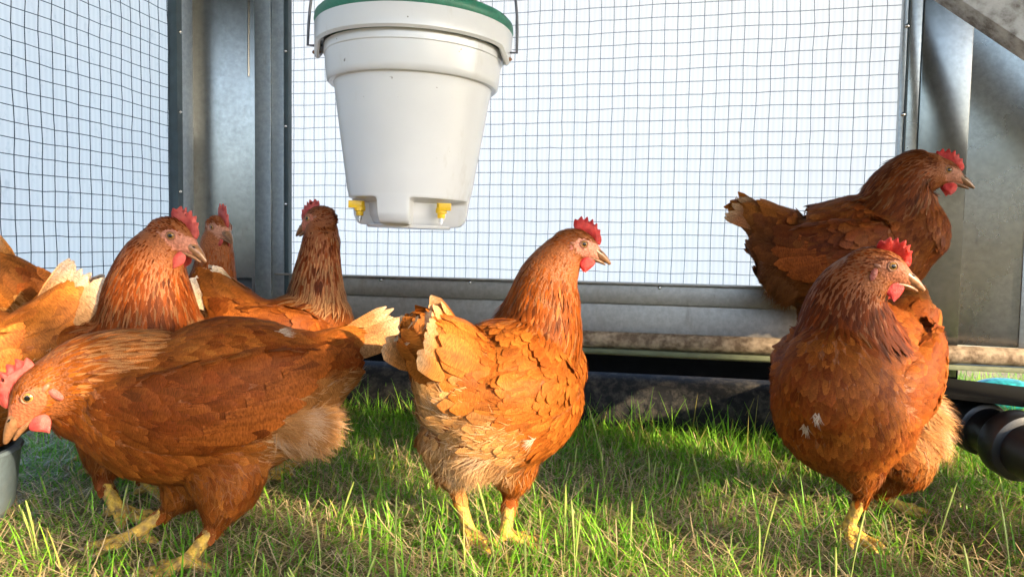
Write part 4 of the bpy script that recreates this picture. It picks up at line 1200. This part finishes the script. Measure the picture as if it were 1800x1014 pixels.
# pecking hen, front left
HENS.append(('big hen bending its head down over the feed bowl in the left foreground', dict(seed=11,
    torso=[(585, 640, .955, .034, .042), (515, 670, .94, .068, .078), (420, 696, .92, .086, .100), (310, 716, .90, .086, .092), (215, 706, .885, .070, .078), (150, 700, .875, .045, .052)],
    neck=[(270, 668, .89, .058, .060), (205, 662, .875, .054, .056), (148, 668, .862, .046, .051), (100, 682, .85, .035, .040)],
    head=(70, 690, .832), hs=1.36, yaw=200, pitch=-38, comb=.95, combmat='combpink', wattle=.85,
    tail=[(560, 640, .95, .040, .045), (600, 614, .965, .024, .030), (645, 592, .985, .009, .012)], taillen=.070, fan=.14, fanw=.0115,
    legs=[dict(thigh=[(350, 800, .92, .048), (330, 850, .92, .036), (300, 893, .925, .0105)], foot=(238, 955), yaw=195),
          dict(thigh=[(400, 790, .90, .055), (395, 860, .885, .042), (378, 925, .875, .0115)], foot=(330, 1003), yaw=190)],
    extra=[[(500, 735, .90, .036, .036), (545, 742, .925, .036, .036)]],
    white=[(500, 572, .90, .013)], fluff=.9,
    pal=dict(body=np.array([.28, .080, .015]), tan=.36, neck=np.array([.40, .13, .022]), streak=1.3, stc=.6, face=(.36, .11, .05), wing=DARK*1.3, wing_k=.55, quill=RUST*.8, fluffc=(.44, .22, .08), tailfan=(.36, .17, .06), tailtip=(.60, .44, .29), tailwhite=.1, tipamt=.35))))
# centre hen
HENS.append(('hen in the middle of the grass, rear towards us, bright red comb', dict(seed=12,
    torso=[(798, 690, .885, .042, .055), (838, 702, .90, .072, .086), (884, 694, .935, .084, .096), (938, 674, .975, .074, .088), (970, 646, 1.0, .047, .058)],
    neck=[(925, 640, .975, .066, .070), (945, 580, .975, .056, .060), (955, 535, .97, .048, .050), (965, 490, .968, .038, .040), (985, 452, .965, .029, .030)],
    head=(1018, 431, .96), hs=1.0, yaw=2, pitch=-10, comb=1.1,
    tail=[(810, 665, .885, .052, .062), (780, 625, .862, .040, .050), (750, 598, .845, .024, .030)], taillen=.040, fan=.6, fanw=.020, tcov=1.15, wing=.62, quills=0,
    extra=[[(836, 758, .905, .045, .045), (838, 790, .895, .039, .039)]],
    legs=[dict(thigh=[(800, 780, .92, .048), (797, 822, .92, .031), (802, 856, .925, .010)], foot=(824, 948), yaw=-60, s=1.0, muddy=1),
          dict(thigh=[(890, 790, .95, .050), (900, 832, .95, .033), (898, 868, .955, .010)], foot=(888, 955), yaw=10)],
    white=[(930, 770, .87, .008)], fluff=.85, muddy=.45,
    pal=dict(body=np.array([.36, .108, .017]), tan=.42, neck=np.array([.28, .080, .012]), streak=.45, wing=TAN*.95, wing_k=.2, quill=TAN, fluffc=(.62, .38, .18), tailbase=TAN*1.05, tailfan=TAN*1.0, tailtip=PALE*.85, face=(.52, .22, .15)))))
# front right hen
HENS.append(('hen facing us at the right front, full round breast, folded comb', dict(seed=13,
    torso=[(1578, 590, 1.10, .046, .052), (1548, 632, 1.07, .080, .090), (1504, 672, 1.01, .092, .110), (1480, 690, .955, .090, .108), (1466, 665, .91, .064, .078)],
    neck=[(1492, 620, .945, .070, .078), (1488, 560, .935, .056, .060), (1498, 515, .925, .044, .045), (1522, 483, .915, .034, .035)],
    head=(1550, 470, .90), hs=1.2, yaw=-6, pitch=-8, comb=.85, lean=-.75, wattle=.95,
    tail=[(1590, 580, 1.10, .046, .050), (1600, 555, 1.14, .032, .036), (1606, 528, 1.17, .018, .020)], taillen=.05,
    legs=[dict(thigh=[(1500, 785, .96, .054), (1510, 825, .955, .036), (1517, 866, .955, .011)], foot=(1490, 942), yaw=-80),
          dict(thigh=[(1575, 780, 1.05, .058), (1575, 820, 1.06, .045), (1545, 862, 1.07, .012)], foot=(1565, 895), yaw=-20)],
    extra=[[(1590, 720, 1.05, .040, .045), (1606, 755, 1.05, .038, .042)]],
    white=[(1436, 736, .86, .009), (1402, 770, .88, .008), (1645, 762, 1.02, .012)], fluff=.7,
    pal=dict(body=np.array([.27, .072, .012]), tan=.28, neck=np.array([.19, .047, .008]), streak=.02, wing=RUST*.9, wing_k=.4, face=(.28, .10, .05), fluffc=(.50, .25, .09)))))
# perched hen
HENS.append(('dark brown hen with ruffled neck perched on the muddy pipe at the right', dict(seed=14,
    torso=[(1362, 425, 1.37, .042, .052), (1400, 448, 1.36, .074, .088), (1468, 450, 1.34, .086, .100), (1545, 430, 1.31, .084, .096), (1602, 402, 1.28, .054, .070)],
    neck=[(1565, 385, 1.30, .060, .066), (1588, 338, 1.285, .053, .060), (1612, 308, 1.27, .042, .046), (1635, 302, 1.262, .032, .034)],
    head=(1655, 303, 1.255), hs=1.2, yaw=-14, pitch=-8, comb=.95, wattle=.9, ruffle=.6,
    tail=[(1375, 410, 1.37, .044, .050), (1335, 388, 1.38, .030, .034), (1305, 372, 1.39, .016, .018)], taillen=.036, fan=.3, fanw=.013,
    legs=[dict(thigh=[(1440, 490, 1.36, .058), (1425, 530, 1.36, .034), (1412, 553, 1.37, .011)], foot=(1412, 596), footd=1.392, yaw=-12, s=.9),
          dict(thigh=[(1500, 490, 1.38, .058), (1500, 535, 1.38, .034), (1490, 560, 1.385, .011)], foot=(1492, 598), footd=1.375, yaw=-12, s=.9)],
    extra=[[(1385, 464, 1.35, .045, .045), (1392, 488, 1.345, .040, .040)]], fluff=.75,
    pal=dict(body=np.array([.22, .058, .011]), tan=.18, neck=np.array([.23, .065, .013]), streak=.15, wing=DARK, wing_k=.45, face=(.36, .15, .09), whk=0, fluffc=(.22, .075, .02), quill=DARK*1.5, tailwhite=.05, tailfan=(.24, .09, .03), tailtip=PALE*.6, edge=1.1))))
# second row left, head up
HENS.append(('hen with raised head and laced pale breast just behind the bending hen', dict(seed=15,
    torso=[(70, 640, 1.07, .038, .045), (125, 655, 1.06, .068, .078), (195, 640, 1.05, .080, .088), (262, 612, 1.04, .074, .082), (300, 590, 1.03, .050, .060)],
    neck=[(262, 612, 1.03, .074, .076), (262, 560, 1.02, .066, .068), (262, 510, 1.012, .056, .058), (270, 465, 1.005, .043, .046), (288, 430, 1.0, .032, .034)],
    head=(309, 416, .992), hs=1.15, yaw=-10, pitch=-17, comb=1.05, combmat='combpink', wattle=1.05,
    tail=[(90, 640, 1.07, .045, .05), (40, 620, 1.09, .03, .034), (0, 600, 1.10, .016, .02)], taillen=.05,
    legs=[dict(thigh=[(200, 750, 1.04, .05), (190, 800, 1.03, .036), (180, 845, 1.02, .011)], foot=(206, 908), yaw=-25, s=1.15),
          dict(thigh=[(260, 740, 1.10, .05), (255, 790, 1.10, .036), (245, 830, 1.10, .011)], foot=(262, 868), yaw=-10)],
    pal=dict(body=np.array([.24, .068, .014]), tan=.15, neck=np.array([.21, .055, .009]), streak=.45, breast=(.46, .28, .16), lace=1, face=(.44, .18, .12)))))
# left hen walking out of frame
HENS.append(('hen cut off by the left edge, back and white tail in view', dict(seed=16,
    torso=[(70, 610, .985, .042, .046), (10, 640, .98, .076, .084), (-75, 672, .97, .090, .098), (-165, 672, .96, .084, .090), (-225, 645, .955, .052, .060)],
    neck=[(-190, 640, .96, .06, .062), (-225, 585, .955, .05, .05), (-250, 530, .95, .04, .04), (-265, 490, .95, .030, .032)],
    head=(-288, 470, .945), hs=1.05, yaw=190, pitch=-10,
    tail=[(60, 610, .985, .050, .055), (95, 565, .995, .034, .040), (125, 525, 1.0, .022, .026)], taillen=.062, fan=.6,
    legs=[dict(thigh=[(-80, 770, .97, .05), (-85, 830, .965, .034), (-75, 865, .965, .011)], foot=(-95, 935), yaw=190),
          dict(thigh=[(-130, 770, 1.0, .05), (-130, 830, 1.0, .034), (-122, 850, 1.0, .011)], foot=(-150, 905), yaw=190)],
    pal=dict(body=np.array([.38, .135, .03]), tan=.45, neck=RUST, wing=TAN*.8, wing_k=.6, tailbase=TAN*.95, tailfan=(.40, .22, .10), tailtip=(.60, .52, .43), fluffc=(.55, .33, .16)))))
# far left
HENS.append(('far left hen behind the white tail, only its brown rump visible', dict(seed=17, vox=.0035,
    torso=[(30, 510, 1.115, .040, .045), (75, 550, 1.155, .050, .062), (125, 590, 1.19, .056, .070), (180, 615, 1.22, .058, .074), (225, 635, 1.24, .04, .055)],
    neck=[(210, 640, 1.24, .05, .05), (250, 670, 1.25, .042, .042), (285, 700, 1.25, .034, .034), (305, 725, 1.24, .027, .027)],
    head=(318, 745, 1.24), hs=1.05, yaw=-10, pitch=-50, wing=.7,
    tail=[(30, 512, 1.115, .042, .048), (8, 486, 1.10, .032, .036), (-12, 468, 1.085, .02, .022)], taillen=.035,
    legs=[dict(thigh=[(150, 690, 1.24, .045), (150, 730, 1.24, .034), (150, 765, 1.24, .011)], foot=(155, 808), yaw=0),
          dict(thigh=[(160, 690, 1.18, .045), (160, 740, 1.18, .034), (158, 780, 1.18, .011)], foot=(165, 832), yaw=0)],
    pal=dict(body=np.array([.29, .095, .022]), tan=.3, tailbase=TAN*.8, tailtip=PALE))))
# face in the corner
HENS.append(('hen peering towards us from the corner by the steel sheet', dict(seed=18, vox=.0032,
    torso=[(285, 590, 1.42, .04, .045), (305, 610, 1.38, .07, .078), (330, 612, 1.33, .078, .085), (352, 590, 1.29, .064, .072), (362, 570, 1.27, .045, .05)],
    neck=[(356, 590, 1.29, .055, .06), (368, 535, 1.28, .047, .050), (375, 490, 1.27, .037, .040), (379, 450, 1.262, .030, .031), (381, 420, 1.257, .025, .026)],
    head=(387, 401, 1.25), hs=1.02, yaw=-42, pitch=-10, comb=1.2, combmat='combpink', wattle=1.0,
    tail=[(290, 590, 1.42, .045, .05), (270, 560, 1.46, .03, .034), (262, 540, 1.48, .018, .02)], taillen=.04,
    legs=[dict(thigh=[(320, 690, 1.33, .05), (315, 720, 1.33, .034), (312, 745, 1.34, .011)], foot=(318, 790), yaw=-60),
          dict(thigh=[(350, 690, 1.31, .05), (350, 720, 1.31, .034), (348, 750, 1.31, .011)], foot=(352, 797), yaw=-60)],
    pal=dict(body=RUST*.8, tan=.15, neck=np.array([.28, .08, .014]), streak=.2, face=(.42, .20, .13)))))
# hen looking away
HENS.append(('hen left of the bucket looking away, pale streaks on its dark neck', dict(seed=19,
    torso=[(405, 552, 1.14, .034, .040), (455, 590, 1.15, .062, .066), (520, 605, 1.17, .078, .082), (565, 598, 1.185, .066, .074), (585, 580, 1.19, .036, .046)],
    neck=[(562, 575, 1.18, .054, .054), (558, 530, 1.18, .047, .048), (558, 490, 1.175, .039, .040), (562, 450, 1.17, .032, .033), (566, 415, 1.165, .028, .029), (566, 396, 1.165, .0235, .024)],
    head=(556, 386, 1.165), hs=.98, yaw=158, pitch=-14, comb=.95, combmat='combpink',
    tail=[(420, 560, 1.14, .042, .046), (392, 527, 1.135, .030, .034), (370, 505, 1.13, .022, .024)], taillen=.032,
    legs=[dict(thigh=[(490, 680, 1.19, .045), (480, 720, 1.19, .032), (470, 750, 1.19, .011)], foot=(470, 825), yaw=20),
          dict(thigh=[(500, 680, 1.14, .045), (480, 730, 1.14, .032), (450, 765, 1.14, .011)], foot=(450, 840), yaw=20)],
    pal=dict(body=np.array([.27, .08, .016]), tan=.2, neck=np.array([.18, .045, .009]), streak=1.3, stc=.6, wing=RUST*.8, tailbase=TAN*.85, tailfan=(.6, .45, .3), tailtip=WHITE, tailwhite=.35))))
for lb, sp in HENS: make_hen(lb, sp)
